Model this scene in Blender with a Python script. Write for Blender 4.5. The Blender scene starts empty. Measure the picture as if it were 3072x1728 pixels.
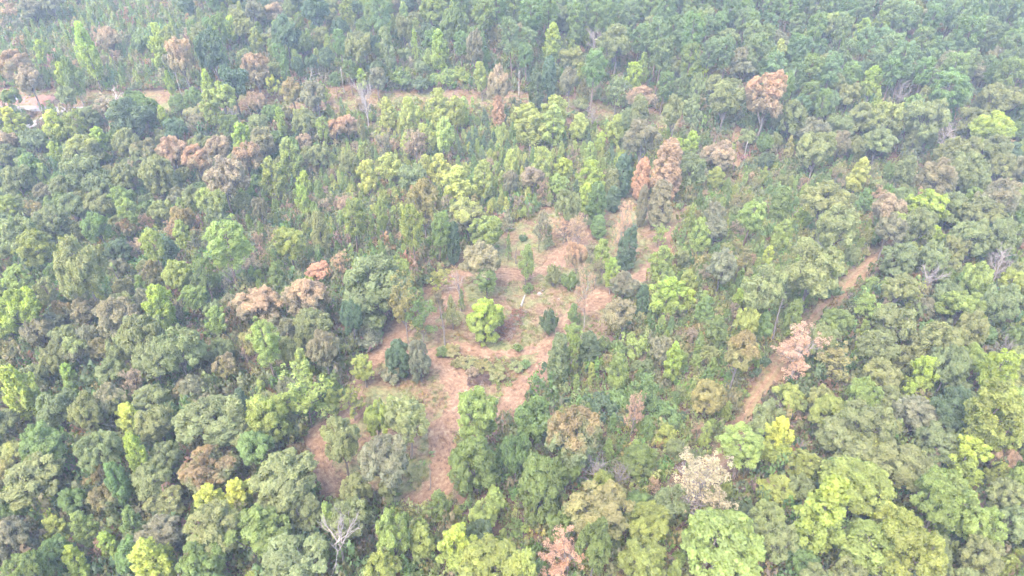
import bpy, math, random, time
T0 = time.time()
import numpy as np

# ------------------------------------------------------------------ camera, sky, sun, exposure
SC = bpy.context.scene
PITCH, CAM_Z, FPX = math.radians(35.0), 110.0, 2050.0      # FPX: focal length in pixels of a 3072 wide frame
cam_d = bpy.data.cameras.new('camera')
cam_d.sensor_width = 36.0
cam_d.lens = 36.0 * FPX / 3072.0
cam_d.clip_start, cam_d.clip_end = 1.0, 6000.0
cam = bpy.data.objects.new('camera', cam_d)
SC.collection.objects.link(cam)
cam.location = (0, 0, CAM_Z)
cam.rotation_euler = (math.radians(90) - PITCH, 0, 0)
SC.camera = cam

SUN_EL, SUN_AZ = math.radians(58), math.radians(-150)       # azimuth clockwise from +Y
world = bpy.data.worlds.new('World'); SC.world = world; world.use_nodes = True
wn = world.node_tree.nodes; wl = world.node_tree.links
bg = wn['Background']; bg.inputs['Strength'].default_value = 0.15
sky = wn.new('ShaderNodeTexSky'); sky.sky_type = 'NISHITA'; sky.sun_disc = False
sky.sun_elevation = SUN_EL; sky.sun_rotation = SUN_AZ
sky.dust_density = 3.0; sky.air_density = 1.0; sky.ozone_density = 1.0
wl.new(sky.outputs[0], bg.inputs[0])
sun_d = bpy.data.lights.new('sun', 'SUN'); sun_d.energy = 0.8; sun_d.angle = math.radians(40); sun_d.color = (1.0, 0.93, 0.84)
sun = bpy.data.objects.new('sun', sun_d); SC.collection.objects.link(sun)
sdir = (math.sin(SUN_AZ) * math.cos(SUN_EL), math.cos(SUN_AZ) * math.cos(SUN_EL), math.sin(SUN_EL))
sun.rotation_euler = (math.pi / 2 - SUN_EL, 0, math.atan2(sdir[0], -sdir[1]))
sun.location = (0, 0, 200)
vs = SC.view_settings
vs.view_transform = 'Standard'; vs.look = 'None'; vs.gamma = 1.0; vs.use_curve_mapping = False
vs.exposure = 2.95
SC.render.engine = 'CYCLES'
cy = SC.cycles
cy.max_bounces = 3; cy.diffuse_bounces = 3; cy.glossy_bounces = 1; cy.transmission_bounces = 2; cy.volume_bounces = 0
cy.transparent_max_bounces = 4; cy.use_denoising = True; cy.use_adaptive_sampling = True; cy.adaptive_threshold = 0.045
cy.caustics_reflective = False; cy.caustics_refractive = False
HAZE_DENSITY = 0.00031

# ------------------------------------------------------------------ terrain and projection
def smooth(a, b, x):
    t = np.clip((x - a) / (b - a), 0, 1); return t * t * (3 - 2 * t)
def hgt(x, y):
    s = 0.20 * np.clip(np.asarray(y, float) - 215, 0, 235)
    s = s * smooth(205, 260, y)
    n = 0.9 * np.sin(x * 0.031 + 0.7) * np.cos(y * 0.027) + 0.5 * np.sin(x * 0.011 - y * 0.043 + 2.0) + 0.25 * np.sin(x * 0.09 + y * 0.07)
    return s + n
def hg1(x, y):
    s = 0.0
    if y > 205:
        t = min(1.0, (y - 205) / 55.0); s = 0.20 * min(max(y - 215, 0.0), 235.0) * t * t * (3 - 2 * t)
    return s + 0.9 * math.sin(x * 0.031 + 0.7) * math.cos(y * 0.027) + 0.5 * math.sin(x * 0.011 - y * 0.043 + 2.0) + 0.25 * math.sin(x * 0.09 + y * 0.07)
CP, SP = math.cos(PITCH), math.sin(PITCH)
def ray(px, py):
    u, v = (px - 1536.0) / FPX, (864.0 - py) / FPX
    d = (u, CP + v * SP, -SP + v * CP)
    return d
def hit(px, py, up=0.0):
    """ground point seen at a photo pixel (or the point 'up' metres above the ground)"""
    d = ray(px, py)
    z = 0.0; 
    t = (CAM_Z - up) / max(-d[2], 0.05)
    for _ in range(22):
        x, y = d[0] * t, d[1] * t
        zt = hg1(x, y) + up
        t2 = (CAM_Z - zt) / max(-d[2], 0.05)
        t = t + 0.7 * (t2 - t)
    return d[0] * t, d[1] * t
def proj(x, y, z):
    dx, dy, dz = x, y, z - CAM_Z
    dep = dy * CP - dz * SP
    v = dy * SP + dz * CP
    return 1536 + FPX * dx / dep, 864 - FPX * v / dep, dep

# ------------------------------------------------------------------ helpers
rng = np.random.default_rng(7)
random.seed(7)
COL = SC.collection
def link(o, parent=None):
    COL.objects.link(o)
    if parent is not None: o.parent = parent
    return o
def mesh_from(name, V, quads=None, tris=None, mats=(), attr=None, mat_index=None, smooth_shade=False):
    me = bpy.data.meshes.new(name)
    V = np.asarray(V, np.float32)
    nq = 0 if quads is None else len(quads); nt = 0 if tris is None else len(tris)
    me.vertices.add(len(V)); me.vertices.foreach_set('co', V.ravel())
    loops = []
    if nq: loops.append(np.asarray(quads, np.int32).ravel())
    if nt: loops.append(np.asarray(tris, np.int32).ravel())
    L = np.concatenate(loops)
    me.loops.add(len(L)); me.loops.foreach_set('vertex_index', L)
    tot = np.concatenate([np.full(nq, 4, np.int32), np.full(nt, 3, np.int32)])
    start = np.concatenate([[0], np.cumsum(tot)[:-1]]).astype(np.int32)
    me.polygons.add(nq + nt)
    me.polygons.foreach_set('loop_start', start)
    me.polygons.foreach_set('loop_total', tot)
    if mat_index is not None: me.polygons.foreach_set('material_index', np.asarray(mat_index, np.int32))
    if smooth_shade: me.polygons.foreach_set('use_smooth', np.ones(nq + nt, bool))
    if attr is not None:
        for k, a in attr.items():
            at = me.attributes.new(k, 'FLOAT', 'POINT'); at.data.foreach_set('value', np.asarray(a, np.float32))
    me.update(calc_edges=True)
    for m in mats: me.materials.append(m)
    return me
def nrm(a): return a / (np.linalg.norm(a, axis=-1, keepdims=True) + 1e-9)

# ------------------------------------------------------------------ materials
def new_mat(name):
    m = bpy.data.materials.new(name); m.use_nodes = True
    m.node_tree.nodes.clear()
    return m, m.node_tree.nodes, m.node_tree.links
def rgb(nodes, c):
    n = nodes.new('ShaderNodeRGB'); n.outputs[0].default_value = (*c, 1); return n.outputs[0]
def mixc(nodes, links, a, b, f, mode='MIX'):
    n = nodes.new('ShaderNodeMix'); n.data_type = 'RGBA'; n.blend_type = mode
    for s, v in ((6, a), (7, b)):
        if isinstance(v, tuple): n.inputs[s].default_value = (*v, 1)
        else: links.new(v, n.inputs[s])
    if isinstance(f, (int, float)): n.inputs[0].default_value = f
    else: links.new(f, n.inputs[0])
    return n.outputs[2]
def ramp(nodes, links, src, stops):
    n = nodes.new('ShaderNodeValToRGB'); e = n.color_ramp.elements
    e[0].position, e[0].color = stops[0][0], (*stops[0][1], 1)
    e[1].position, e[1].color = stops[-1][0], (*stops[-1][1], 1)
    for p, c in stops[1:-1]:
        k = e.new(p); k.color = (*c, 1)
    links.new(src, n.inputs[0]); return n.outputs[0]
def noise(nodes, links, coord, scale, detail=3.0, rough=0.55):
    n = nodes.new('ShaderNodeTexNoise'); n.inputs['Scale'].default_value = scale
    n.inputs['Detail'].default_value = detail; n.inputs['Roughness'].default_value = rough
    links.new(coord, n.inputs['Vector']); return n.outputs[0]
def math_n(nodes, links, op, a, b=0.5):
    n = nodes.new('ShaderNodeMath'); n.operation = op
    for i, v in enumerate((a, b)):
        if isinstance(v, (int, float)): n.inputs[i].default_value = v
        else: links.new(v, n.inputs[i])
    return n.outputs[0]

def leaf_material(name, source):
    m, N, L = new_mat(name)
    out = N.new('ShaderNodeOutputMaterial')
    tc = N.new('ShaderNodeTexCoord')
    if source == 'object':
        oi = N.new('ShaderNodeObjectInfo'); base = oi.outputs['Color']
        ta = N.new('ShaderNodeAttribute'); ta.attribute_type = 'OBJECT'; ta.attribute_name = 'top_tint'
        tm = N.new('ShaderNodeAttribute'); tm.attribute_type = 'OBJECT'; tm.attribute_name = 'top_mix'
        sep = N.new('ShaderNodeSeparateXYZ'); L.new(tc.outputs['Generated'], sep.inputs[0])
        nz = noise(N, L, tc.outputs['Object'], 0.5, 3)
        zz = math_n(N, L, 'ADD', sep.outputs[2], math_n(N, L, 'MULTIPLY', math_n(N, L, 'SUBTRACT', nz, 0.5), 1.6))
        mr = N.new('ShaderNodeMapRange'); mr.inputs[1].default_value = 0.45; mr.inputs[2].default_value = 0.8
        L.new(zz, mr.inputs[0])
        f = math_n(N, L, 'MULTIPLY', mr.outputs[0], tm.outputs['Fac'])
        base = mixc(N, L, base, ta.outputs['Color'], f)
        rnd = oi.outputs['Random']
    else:
        ia = N.new('ShaderNodeAttribute'); ia.attribute_type = 'INSTANCER'; ia.attribute_name = 'tint'
        base = ia.outputs['Color']
    nb = noise(N, L, tc.outputs['Object'], 0.9, 2)
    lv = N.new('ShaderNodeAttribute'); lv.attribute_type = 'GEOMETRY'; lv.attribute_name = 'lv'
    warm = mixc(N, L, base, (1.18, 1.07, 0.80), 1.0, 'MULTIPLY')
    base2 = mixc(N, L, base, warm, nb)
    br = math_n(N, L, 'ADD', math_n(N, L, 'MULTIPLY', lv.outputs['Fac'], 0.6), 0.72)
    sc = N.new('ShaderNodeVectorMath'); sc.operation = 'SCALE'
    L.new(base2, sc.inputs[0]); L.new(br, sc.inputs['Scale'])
    pb = N.new('ShaderNodeBsdfPrincipled'); pb.inputs['Roughness'].default_value = 0.62
    pb.inputs['Specular IOR Level'].default_value = 0.35
    L.new(sc.outputs[0], pb.inputs['Base Color'])
    tr = N.new('ShaderNodeBsdfTranslucent')
    tcm = mixc(N, L, sc.outputs[0], (1.06, 1.16, 0.74), 1.0, 'MULTIPLY'); L.new(tcm, tr.inputs['Color'])
    mx = N.new('ShaderNodeMixShader'); mx.inputs[0].default_value = 0.53
    L.new(pb.outputs[0], mx.inputs[1]); L.new(tr.outputs[0], mx.inputs[2])
    L.new(mx.outputs[0], out.inputs[0])
    return m
LEAF = leaf_material('foliage', 'object')
LEAF_I = leaf_material('foliage_mass', 'instancer')

def bark_material(name, c1, c2):
    m, N, L = new_mat(name)
    out = N.new('ShaderNodeOutputMaterial'); tc = N.new('ShaderNodeTexCoord')
    mp = N.new('ShaderNodeMapping'); mp.inputs['Scale'].default_value = (6, 6, 1.2); L.new(tc.outputs['Object'], mp.inputs[0])
    n = noise(N, L, mp.outputs[0], 1.5, 4)
    oi = N.new('ShaderNodeObjectInfo')
    c = ramp(N, L, n, [(0.3, c1), (0.7, c2)])
    c = mixc(N, L, c, oi.outputs['Color'], 1.0, 'MULTIPLY')
    pb = N.new('ShaderNodeBsdfPrincipled'); pb.inputs['Roughness'].default_value = 0.9
    pb.inputs['Specular IOR Level'].default_value = 0.15
    L.new(c, pb.inputs['Base Color'])
    bp = N.new('ShaderNodeBump'); bp.inputs['Strength'].default_value = 0.5; L.new(n, bp.inputs['Height']); L.new(bp.outputs[0], pb.inputs['Normal'])
    L.new(pb.outputs[0], out.inputs[0]); return m
BARK = bark_material('bark', (0.10, 0.085, 0.075), (0.24, 0.21, 0.19))
PALE = bark_material('bare_wood', (0.22, 0.19, 0.17), (0.40, 0.37, 0.34))

# ------------------------------------------------------------------ mesh building blocks
def leaves(C, Nn, size, aspect=0.62, r=rng, fold=0.18):
    """one folded leaf-cluster face per centre"""
    n = len(C)
    Nn = nrm(Nn)
    t = nrm(np.cross(Nn, r.normal(size=(n, 3))))
    b = np.cross(Nn, t)
    s = (size * r.uniform(0.65, 1.35, n))[:, None]
    a = s * aspect
    p0 = C - t * s * 0.5; p2 = C + t * s * 0.5
    mid = C + t * s * r.uniform(-0.1, 0.15, n)[:, None]
    p1 = mid + b * a * 0.55 + Nn * s * fold; p3 = mid - b * a * 0.55 + Nn * s * fold
    V = np.stack([p0, p1, p2, p3], 1).reshape(-1, 3)
    Q = np.arange(4 * n).reshape(n, 4)
    return V, Q
def clump_leaves(cen, rad, out, n, size, r, up=0.35, flat=1.0, bias=0.7, aspect=0.62, jag=0.5):
    d = nrm(r.normal(size=(n, 3)) + bias * out + np.array([0, 0, up]))
    rr = rad * (1 - 0.55 * r.random(n) ** 1.6)[:, None]
    off = d * rr; off[:, 2] *= flat
    C = cen + off
    nn = d * 0.75 + jag * r.normal(size=(n, 3)) + np.array([0, 0, 0.35])
    V, Q = leaves(C, nn, size, aspect, r)
    return V, Q
class Acc:
    def __init__(s): s.V = []; s.Q = []; s.n = 0; s.lv = []
    def add(s, V, Q, lv):
        s.V.append(V); s.Q.append(np.asarray(Q) + s.n); s.n += len(V); s.lv.append(lv)
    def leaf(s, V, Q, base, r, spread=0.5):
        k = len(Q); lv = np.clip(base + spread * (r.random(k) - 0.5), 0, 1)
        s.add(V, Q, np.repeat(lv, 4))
    def mesh(s, name, mats):
        return mesh_from(name, np.concatenate(s.V), quads=np.concatenate(s.Q), mats=mats, attr={'lv': np.concatenate(s.lv)})
def tube(P, R, sides=6):
    P = np.asarray(P, float); k = len(P)
    T = nrm(np.gradient(P, axis=0)); ref = np.array([0.31, 0.83, 0.46])
    A = nrm(np.cross(T, ref)); B = np.cross(T, A)
    an = np.arange(sides) * 2 * math.pi / sides
    ring = P[:, None, :] + np.asarray(R)[:, None, None] * (np.cos(an)[None, :, None] * A[:, None, :] + np.sin(an)[None, :, None] * B[:, None, :])
    V = ring.reshape(-1, 3)
    Q = []
    for i in range(k - 1):
        for j in range(sides):
            j2 = (j + 1) % sides
            Q.append((i * sides + j, i * sides + j2, (i + 1) * sides + j2, (i + 1) * sides + j))
    return V, np.array(Q)
class Wood:
    def __init__(s): s.V = []; s.Q = []; s.n = 0
    def add(s, P, R, sides=6):
        V, Q = tube(P, R, sides); s.V.append(V); s.Q.append(Q + s.n); s.n += len(V)
    def mesh(s, name, mat):
        return mesh_from(name, np.concatenate(s.V), quads=np.concatenate(s.Q), mats=[mat], smooth_shade=True)
def bend(a, b, r, amt=0.12, k=5, droop=0.0):
    a = np.asarray(a, float); b = np.asarray(b, float)
    t = np.linspace(0, 1, k)[:, None]; P = a + (b - a) * t
    L = np.linalg.norm(b - a)
    P += np.sin(t * math.pi) * (r.normal(size=3) * amt * L * 0.6)[None, :]
    P[:, 2] += (np.sin(t * math.pi) * droop * L)[:, 0]
    return P
def shrink(a, b, k): return np.linspace(a, b, k)

# Every builder returns dict(trunk=mesh or None, crown=mesh or None, W=crown width, C=crown centre height, Hc=crown height)
def build_broadleaf(seed, W=7.0, Hc=6.4, base=4.2, nl=12, per=125, size=0.285, irregular=0.3):
    """domed crown made of large lobes, each a heap of leafy sprays"""
    r = np.random.default_rng(seed); a = Acc(); w = Wood()
    Cz = base + Hc / 2; R = W / 2; q = W / 7
    w.add(bend((0, 0, -0.4), (r.normal() * 0.25, r.normal() * 0.25, base + Hc * 0.5), r, 0.05, 6), shrink(0.26, 0.12, 6), 7)
    k = np.arange(nl) + 0.5
    ph = np.arccos(1 - 1.5 * k / nl); th = math.pi * (1 + 5 ** 0.5) * k + r.uniform(0, 6)
    D = nrm(np.stack([np.cos(th) * np.sin(ph), np.sin(th) * np.sin(ph), np.cos(ph)], 1) + r.normal(size=(nl, 3)) * 0.22)
    for i in range(nl):
        d = D[i]; rl = r.uniform(1.05, 1.85) * q; reach = 1 + r.uniform(-irregular, irregular * 0.45)
        lc = np.array([d[0] * (R - rl * 0.8) * reach, d[1] * (R - rl * 0.8) * reach, Cz + d[2] * (Hc / 2 - rl * 0.65) * reach])
        P = bend((0, 0, base + Hc * r.uniform(-0.1, 0.2)), lc, r, 0.15, 5); w.add(P, shrink(0.12, 0.05, 5), 5)
        tone = r.uniform(0.3, 0.7)
        for j in range(int(8 + 5 * (rl / q - 1))):
            e = nrm(r.normal(size=3) + 0.75 * d + np.array([0, 0, 0.35])); cr = r.uniform(0.42, 0.82) * q
            p = lc + e * (rl - cr * 0.45) * np.array([1, 1, 1.0])
            V, Q = clump_leaves(p, cr, e, int(per * (cr / (0.62 * q)) ** 2), size, r, up=0.45, flat=1.0, bias=0.8)
            a.leaf(V, Q, np.clip(tone + r.uniform(-0.3, 0.3), 0.1, 0.9), r, 0.4)
            if j % 3 == 0: w.add(bend(lc, p, r, 0.15, 3), shrink(0.045, 0.015, 3), 3)
            if r.random() < 0.4:
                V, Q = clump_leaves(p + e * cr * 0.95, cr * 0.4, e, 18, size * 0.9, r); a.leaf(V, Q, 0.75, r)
    for i in range(9):
        d = nrm(r.normal(size=3)); p = np.array([0, 0, Cz]) + d * np.array([R, R, Hc / 2]) * 0.4
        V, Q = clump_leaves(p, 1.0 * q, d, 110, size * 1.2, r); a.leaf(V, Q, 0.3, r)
    return dict(trunk=w.mesh('broadleaf_trunk', BARK), crown=a.mesh('broadleaf_crown', [LEAF]), W=W, C=Cz, Hc=Hc)

def build_pine(seed, W=6.0, Hc=7.5, base=6.5, nb=46, per=300):
    r = np.random.default_rng(seed); a = Acc(); w = Wood()
    top = base + Hc; lean = r.normal(size=2) * 0.4
    ax = lambda z: np.array([lean[0] * z / top, lean[1] * z / top, z])
    w.add([ax(z) + (0 if z > 0 else 0) for z in np.linspace(-0.4, top - 0.6, 8)], shrink(0.24, 0.05, 8), 7)
    for i in range(nb):
        t = (i + r.random()) / nb
        z = base + Hc * (0.02 + 0.96 * t)
        prof = math.sqrt(max(0.0, 1 - max(0, (t - 0.42) / 0.60) ** 2)) * (0.55 + 0.45 * min(1, t / 0.4))
        rad = W / 2 * prof * r.uniform(0.5, 0.82)
        an = i * 2.4 + r.uniform(-0.5, 0.5)
        p = ax(z) + np.array([math.cos(an) * rad, math.sin(an) * rad, 0.22 * rad])
        cr = r.uniform(0.75, 1.15) * W / 6 * (1.0 - 0.22 * t)
        if i % 2 == 0: w.add(bend(ax(z - 0.25), p, r, 0.08, 4), shrink(0.055, 0.02, 4), 4)
        d = np.array([math.cos(an), math.sin(an), 0.5])
        tone = r.uniform(0.25, 0.75)
        for q in range(4):        # needle tufts gathered into one flattened puff
            pp = p + r.normal(size=3) * np.array([0.42, 0.42, 0.3]) * cr
            V, Q = clump_leaves(pp, cr * 0.62, nrm(d + np.array([0, 0, 0.3])), per // 4, 0.265, r, up=0.6, flat=1.0, bias=0.7, aspect=0.55, jag=0.5)
            a.leaf(V, Q, np.clip(tone + r.uniform(-.2, .2), 0, 1), r)
    for i in range(4):            # dead stubs below the crown
        z = base * r.uniform(0.55, 1.0); an = r.uniform(0, 6.3)
        w.add(bend(ax(z), ax(z) + np.array([math.cos(an), math.sin(an), 0.1]) * r.uniform(0.5, 1.4), r, 0.1, 3), shrink(0.035, 0.012, 3), 4)
    return dict(trunk=w.mesh('pine_trunk', BARK), crown=a.mesh('pine_crown', [LEAF]), W=W, C=base + Hc * 0.52, Hc=Hc)

def build_conic(seed, W=4.4, Hc=8.5, base=2.2, nc=54, per=165, size=0.285, spire=1.0):
    """upright tapering broadleaf crown of ascending sprays"""
    r = np.random.default_rng(seed); a = Acc(); w = Wood()
    top = base + Hc; lean = r.normal(size=2) * 0.25
    ax = lambda z: np.array([lean[0] * z / top, lean[1] * z / top, z])
    w.add([ax(z) for z in np.linspace(-0.4, top - 0.8, 7)], shrink(0.17, 0.03, 7), 6)
    for i in range(nc):
        t = (i + r.random()) / nc
        prof = (1 - t ** (1.6 * spire)) ** 0.75 * (0.45 + 0.55 * min(1, t / 0.28)) + 0.07
        an = i * 2.4 + r.uniform(-0.6, 0.6)
        rad = W / 2 * prof * r.uniform(0.35, 0.88) * (1 + 0.25 * math.sin(an * 2 + seed))
        z = base + Hc * t * 0.95 + 0.2
        p = ax(z) + np.array([math.cos(an) * rad, math.sin(an) * rad, 0.35 * rad])
        cr = r.uniform(0.5, 0.85) * W / 4.4 * (1 - 0.35 * t)
        d = nrm(np.array([math.cos(an), math.sin(an), 0.9]))
        V, Q = clump_leaves(p, cr, d, int(per * (cr / 0.65) ** 1.5), size, r, up=0.5, flat=1.15)
        a.leaf(V, Q, r.uniform(0.3, 0.75), r)
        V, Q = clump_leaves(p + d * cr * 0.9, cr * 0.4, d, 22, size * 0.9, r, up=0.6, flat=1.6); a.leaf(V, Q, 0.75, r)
        if i % 3 == 0: w.add(bend(ax(max(0.5, z - 0.9)), p, r, 0.06, 3), shrink(0.05, 0.015, 3), 4)
    return dict(trunk=w.mesh('slender_trunk', BARK), crown=a.mesh('slender_crown', [LEAF]), W=W, C=base + Hc * 0.45, Hc=Hc)

def build_vine(seed, W=3.6, Hc=10.5, base=1.0, nc=80, per=130):
    """trunk wrapped in climbing leaves"""
    r = np.random.default_rng(seed); a = Acc(); w = Wood()
    w.add(bend((0, 0, -0.4), (0.1, 0, base + Hc - 1), r, 0.03, 6), shrink(0.28, 0.1, 6), 7)
    for i in range(nc):
        t = (i + r.random()) / nc
        prof = (0.62 + 0.38 * math.sin(math.pi * min(1, t * 1.15 + 0.05))) * math.sqrt(max(0.02, 1 - max(0, (t - 0.8) / 0.22) ** 2)) * (0.6 + 0.4 * min(1, t / 0.15))
        an = i * 2.4 + r.uniform(-0.5, 0.5); rad = W / 2 * prof * r.uniform(0.5, 0.85)
        p = np.array([math.cos(an) * rad, math.sin(an) * rad, base + Hc * t])
        d = nrm(np.array([math.cos(an), math.sin(an), 0.15])); cr = r.uniform(0.45, 0.8) * W / 3.6
        V, Q = clump_leaves(p, cr, d, per, 0.29, r, up=0.15, flat=1.2, bias=0.9); a.leaf(V, Q, r.uniform(0.3, 0.7), r)
    return dict(trunk=w.mesh('vine_trunk', BARK), crown=a.mesh('vine_crown', [LEAF]), W=W, C=base + Hc / 2, Hc=Hc)

def build_young_pine(seed, W=2.8, Hc=4.6, nb=26, per=42):
    r = np.random.default_rng(seed); a = Acc(); w = Wood()
    w.add([(0, 0, z) for z in np.linspace(-0.3, Hc, 5)], shrink(0.08, 0.02, 5), 5)
    for i in range(nb):
        t = (i + r.random()) / nb; z = 0.35 + Hc * t
        rad = W / 2 * (1 - t) ** 0.8 * r.uniform(0.55, 0.95)
        an = i * 2.4 + r.uniform(-0.4, 0.4); d = np.array([math.cos(an), math.sin(an), 0.55])
        p = np.array([math.cos(an) * rad * 0.7, math.sin(an) * rad * 0.7, z + 0.35 * rad])
        V, Q = clump_leaves(p, 0.3 + 0.42 * (1 - t), nrm(d), per, 0.34, r, up=0.6, flat=0.8, aspect=0.3, jag=0.7); a.leaf(V, Q, r.uniform(0.3, 0.75), r)
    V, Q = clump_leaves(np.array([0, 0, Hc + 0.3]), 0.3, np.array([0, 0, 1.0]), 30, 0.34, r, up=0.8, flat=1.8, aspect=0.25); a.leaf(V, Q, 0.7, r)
    return dict(trunk=w.mesh('young_pine_trunk', BARK), crown=a.mesh('young_pine_crown', [LEAF]), W=W, C=Hc * 0.5, Hc=Hc)

def build_bush(seed, W=3.0, Hc=2.6, nc=28, per=95, size=0.26):
    r = np.random.default_rng(seed); a = Acc(); w = Wood()
    for i in range(nc):
        d = nrm(r.normal(size=3)); d[2] = abs(d[2]) * 0.95 - 0.1; d = nrm(d)
        rr = r.uniform(0.6, 0.85)
        p = np.array([d[0] * W / 2 * rr, d[1] * W / 2 * rr, Hc * 0.45 + d[2] * Hc * 0.42]); p[2] = max(p[2], 0.25)
        V, Q = clump_leaves(p, r.uniform(0.35, 0.62) * W / 3, d, per, size, r); a.leaf(V, Q, r.uniform(0.25, 0.75), r)
        V, Q = clump_leaves(p + d * r.uniform(0.3, 0.7), 0.22, d, 14, size, r, up=0.8, flat=1.8); a.leaf(V, Q, r.uniform(0.4, 0.8), r)
        if i % 3 == 0: w.add(bend((r.normal() * 0.1, r.normal() * 0.1, -0.2), p, r, 0.1, 3), shrink(0.05, 0.015, 3), 4)
    return dict(trunk=w.mesh('bush_stems', BARK), crown=a.mesh('bush_crown', [LEAF]), W=W, C=Hc * 0.5, Hc=Hc)

def branch_tree(r, w, W, Hc, base, mains=7, subs=5, twigs=4, spread=0.95, thick=0.2):
    """bare branching skeleton; returns twig ends"""
    ends = []
    top = base + Hc * 0.55
    w.add(bend((0, 0, -0.4), (r.normal() * 0.3, r.normal() * 0.3, top), r, 0.05, 6), shrink(thick, thick * 0.45, 6), 7)
    for i in range(mains):
        an = i * 2.4 + r.uniform(-0.4, 0.4); z0 = base + Hc * 0.55 * (i / mains)
        el = r.uniform(0.5, 1.15) if i < mains - 2 else r.uniform(1.1, 1.4)
        L = W / 2 * r.uniform(0.8, 1.1) / max(0.45, math.cos(el))
        L = min(L, (base + Hc - z0) / max(0.3, math.sin(el)))
        e = np.array([math.cos(an) * math.cos(el), math.sin(an) * math.cos(el), math.sin(el)]) * L * spread + np.array([0, 0, z0])
        P = bend((0, 0, z0), e, r, 0.16, 6); w.add(P, shrink(thick * 0.5, thick * 0.12, 6), 5)
        for j in range(subs):
            s = P[r.integers(1, 5)]; d = nrm((e - np.array([0, 0, z0])) / L + r.normal(size=3) * 0.6 + np.array([0, 0, 0.35]))
            e2 = s + d * L * r.uniform(0.3, 0.55); P2 = bend(s, e2, r, 0.18, 4); w.add(P2, shrink(thick * 0.22, thick * 0.07, 4), 4)
            for k in range(twigs):
                s3 = P2[r.integers(1, 4)]; d3 = nrm(d + r.normal(size=3) * 0.7 + np.array([0, 0, 0.3]))
                e3 = s3 + d3 * L * r.uniform(0.14, 0.3); w.add(bend(s3, e3, r, 0.15, 3), shrink(thick * 0.11, thick * 0.05, 3), 3)
                ends.append((e3, d3))
    return ends
def build_dead(seed, W=5.0, Hc=6.5, base=3.0, **k):
    r = np.random.default_rng(seed); w = Wood()
    branch_tree(r, w, W, Hc, base, **k)
    return dict(trunk=w.mesh('bare_branches', PALE), crown=None, W=W, C=base + Hc * 0.5, Hc=Hc)
def build_thin(seed, W=5.0, Hc=6.5, base=2.8, per=26, keep=0.8, size=0.33):
    r = np.random.default_rng(seed); w = Wood(); a = Acc()
    for e, d in branch_tree(r, w, W, Hc, base, mains=8, subs=5, twigs=4, thick=0.16):
        if r.random() > keep: continue
        V, Q = clump_leaves(e, r.uniform(0.3, 0.6), d, per, size, r, bias=0.3); a.leaf(V, Q, r.uniform(0.3, 0.75), r)
    return dict(trunk=w.mesh('thin_branches', BARK), crown=a.mesh('thin_crown', [LEAF]), W=W, C=base + Hc * 0.5, Hc=Hc)
def build_withered(seed, W=5.0, Hc=6.5, base=2.8):
    r = np.random.default_rng(seed); w = Wood(); a = Acc()
    for e, d in branch_tree(r, w, W, Hc, base, mains=9, subs=6, twigs=4, thick=0.15):
        if r.random() > 0.85: continue
        V, Q = clump_leaves(e, r.uniform(0.25, 0.5), d, 34, 0.165, r, bias=0.2); a.leaf(V, Q, r.uniform(0.3, 0.8), r)
    return dict(trunk=w.mesh('withered_branches', PALE), crown=a.mesh('withered_crown', [LEAF]), W=W, C=base + Hc * 0.5, Hc=Hc)
def build_snag(seed, Hc=7.0):
    r = np.random.default_rng(seed); w = Wood()
    w.add(bend((0, 0, -0.4), (r.normal() * 0.5, r.normal() * 0.3, Hc), r, 0.05, 6), shrink(0.2, 0.07, 6), 6)
    for i in range(5):
        z = Hc * r.uniform(0.4, 0.95); an = r.uniform(0, 6.3)
        w.add(bend((0, 0, z), np.array([math.cos(an) * 0.9, math.sin(an) * 0.9, z + 0.7]) , r, 0.2, 3), shrink(0.05, 0.015, 3), 4)
    return dict(trunk=w.mesh('snag_trunk', PALE), crown=None, W=1.6, C=Hc * 0.5, Hc=Hc)

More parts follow.
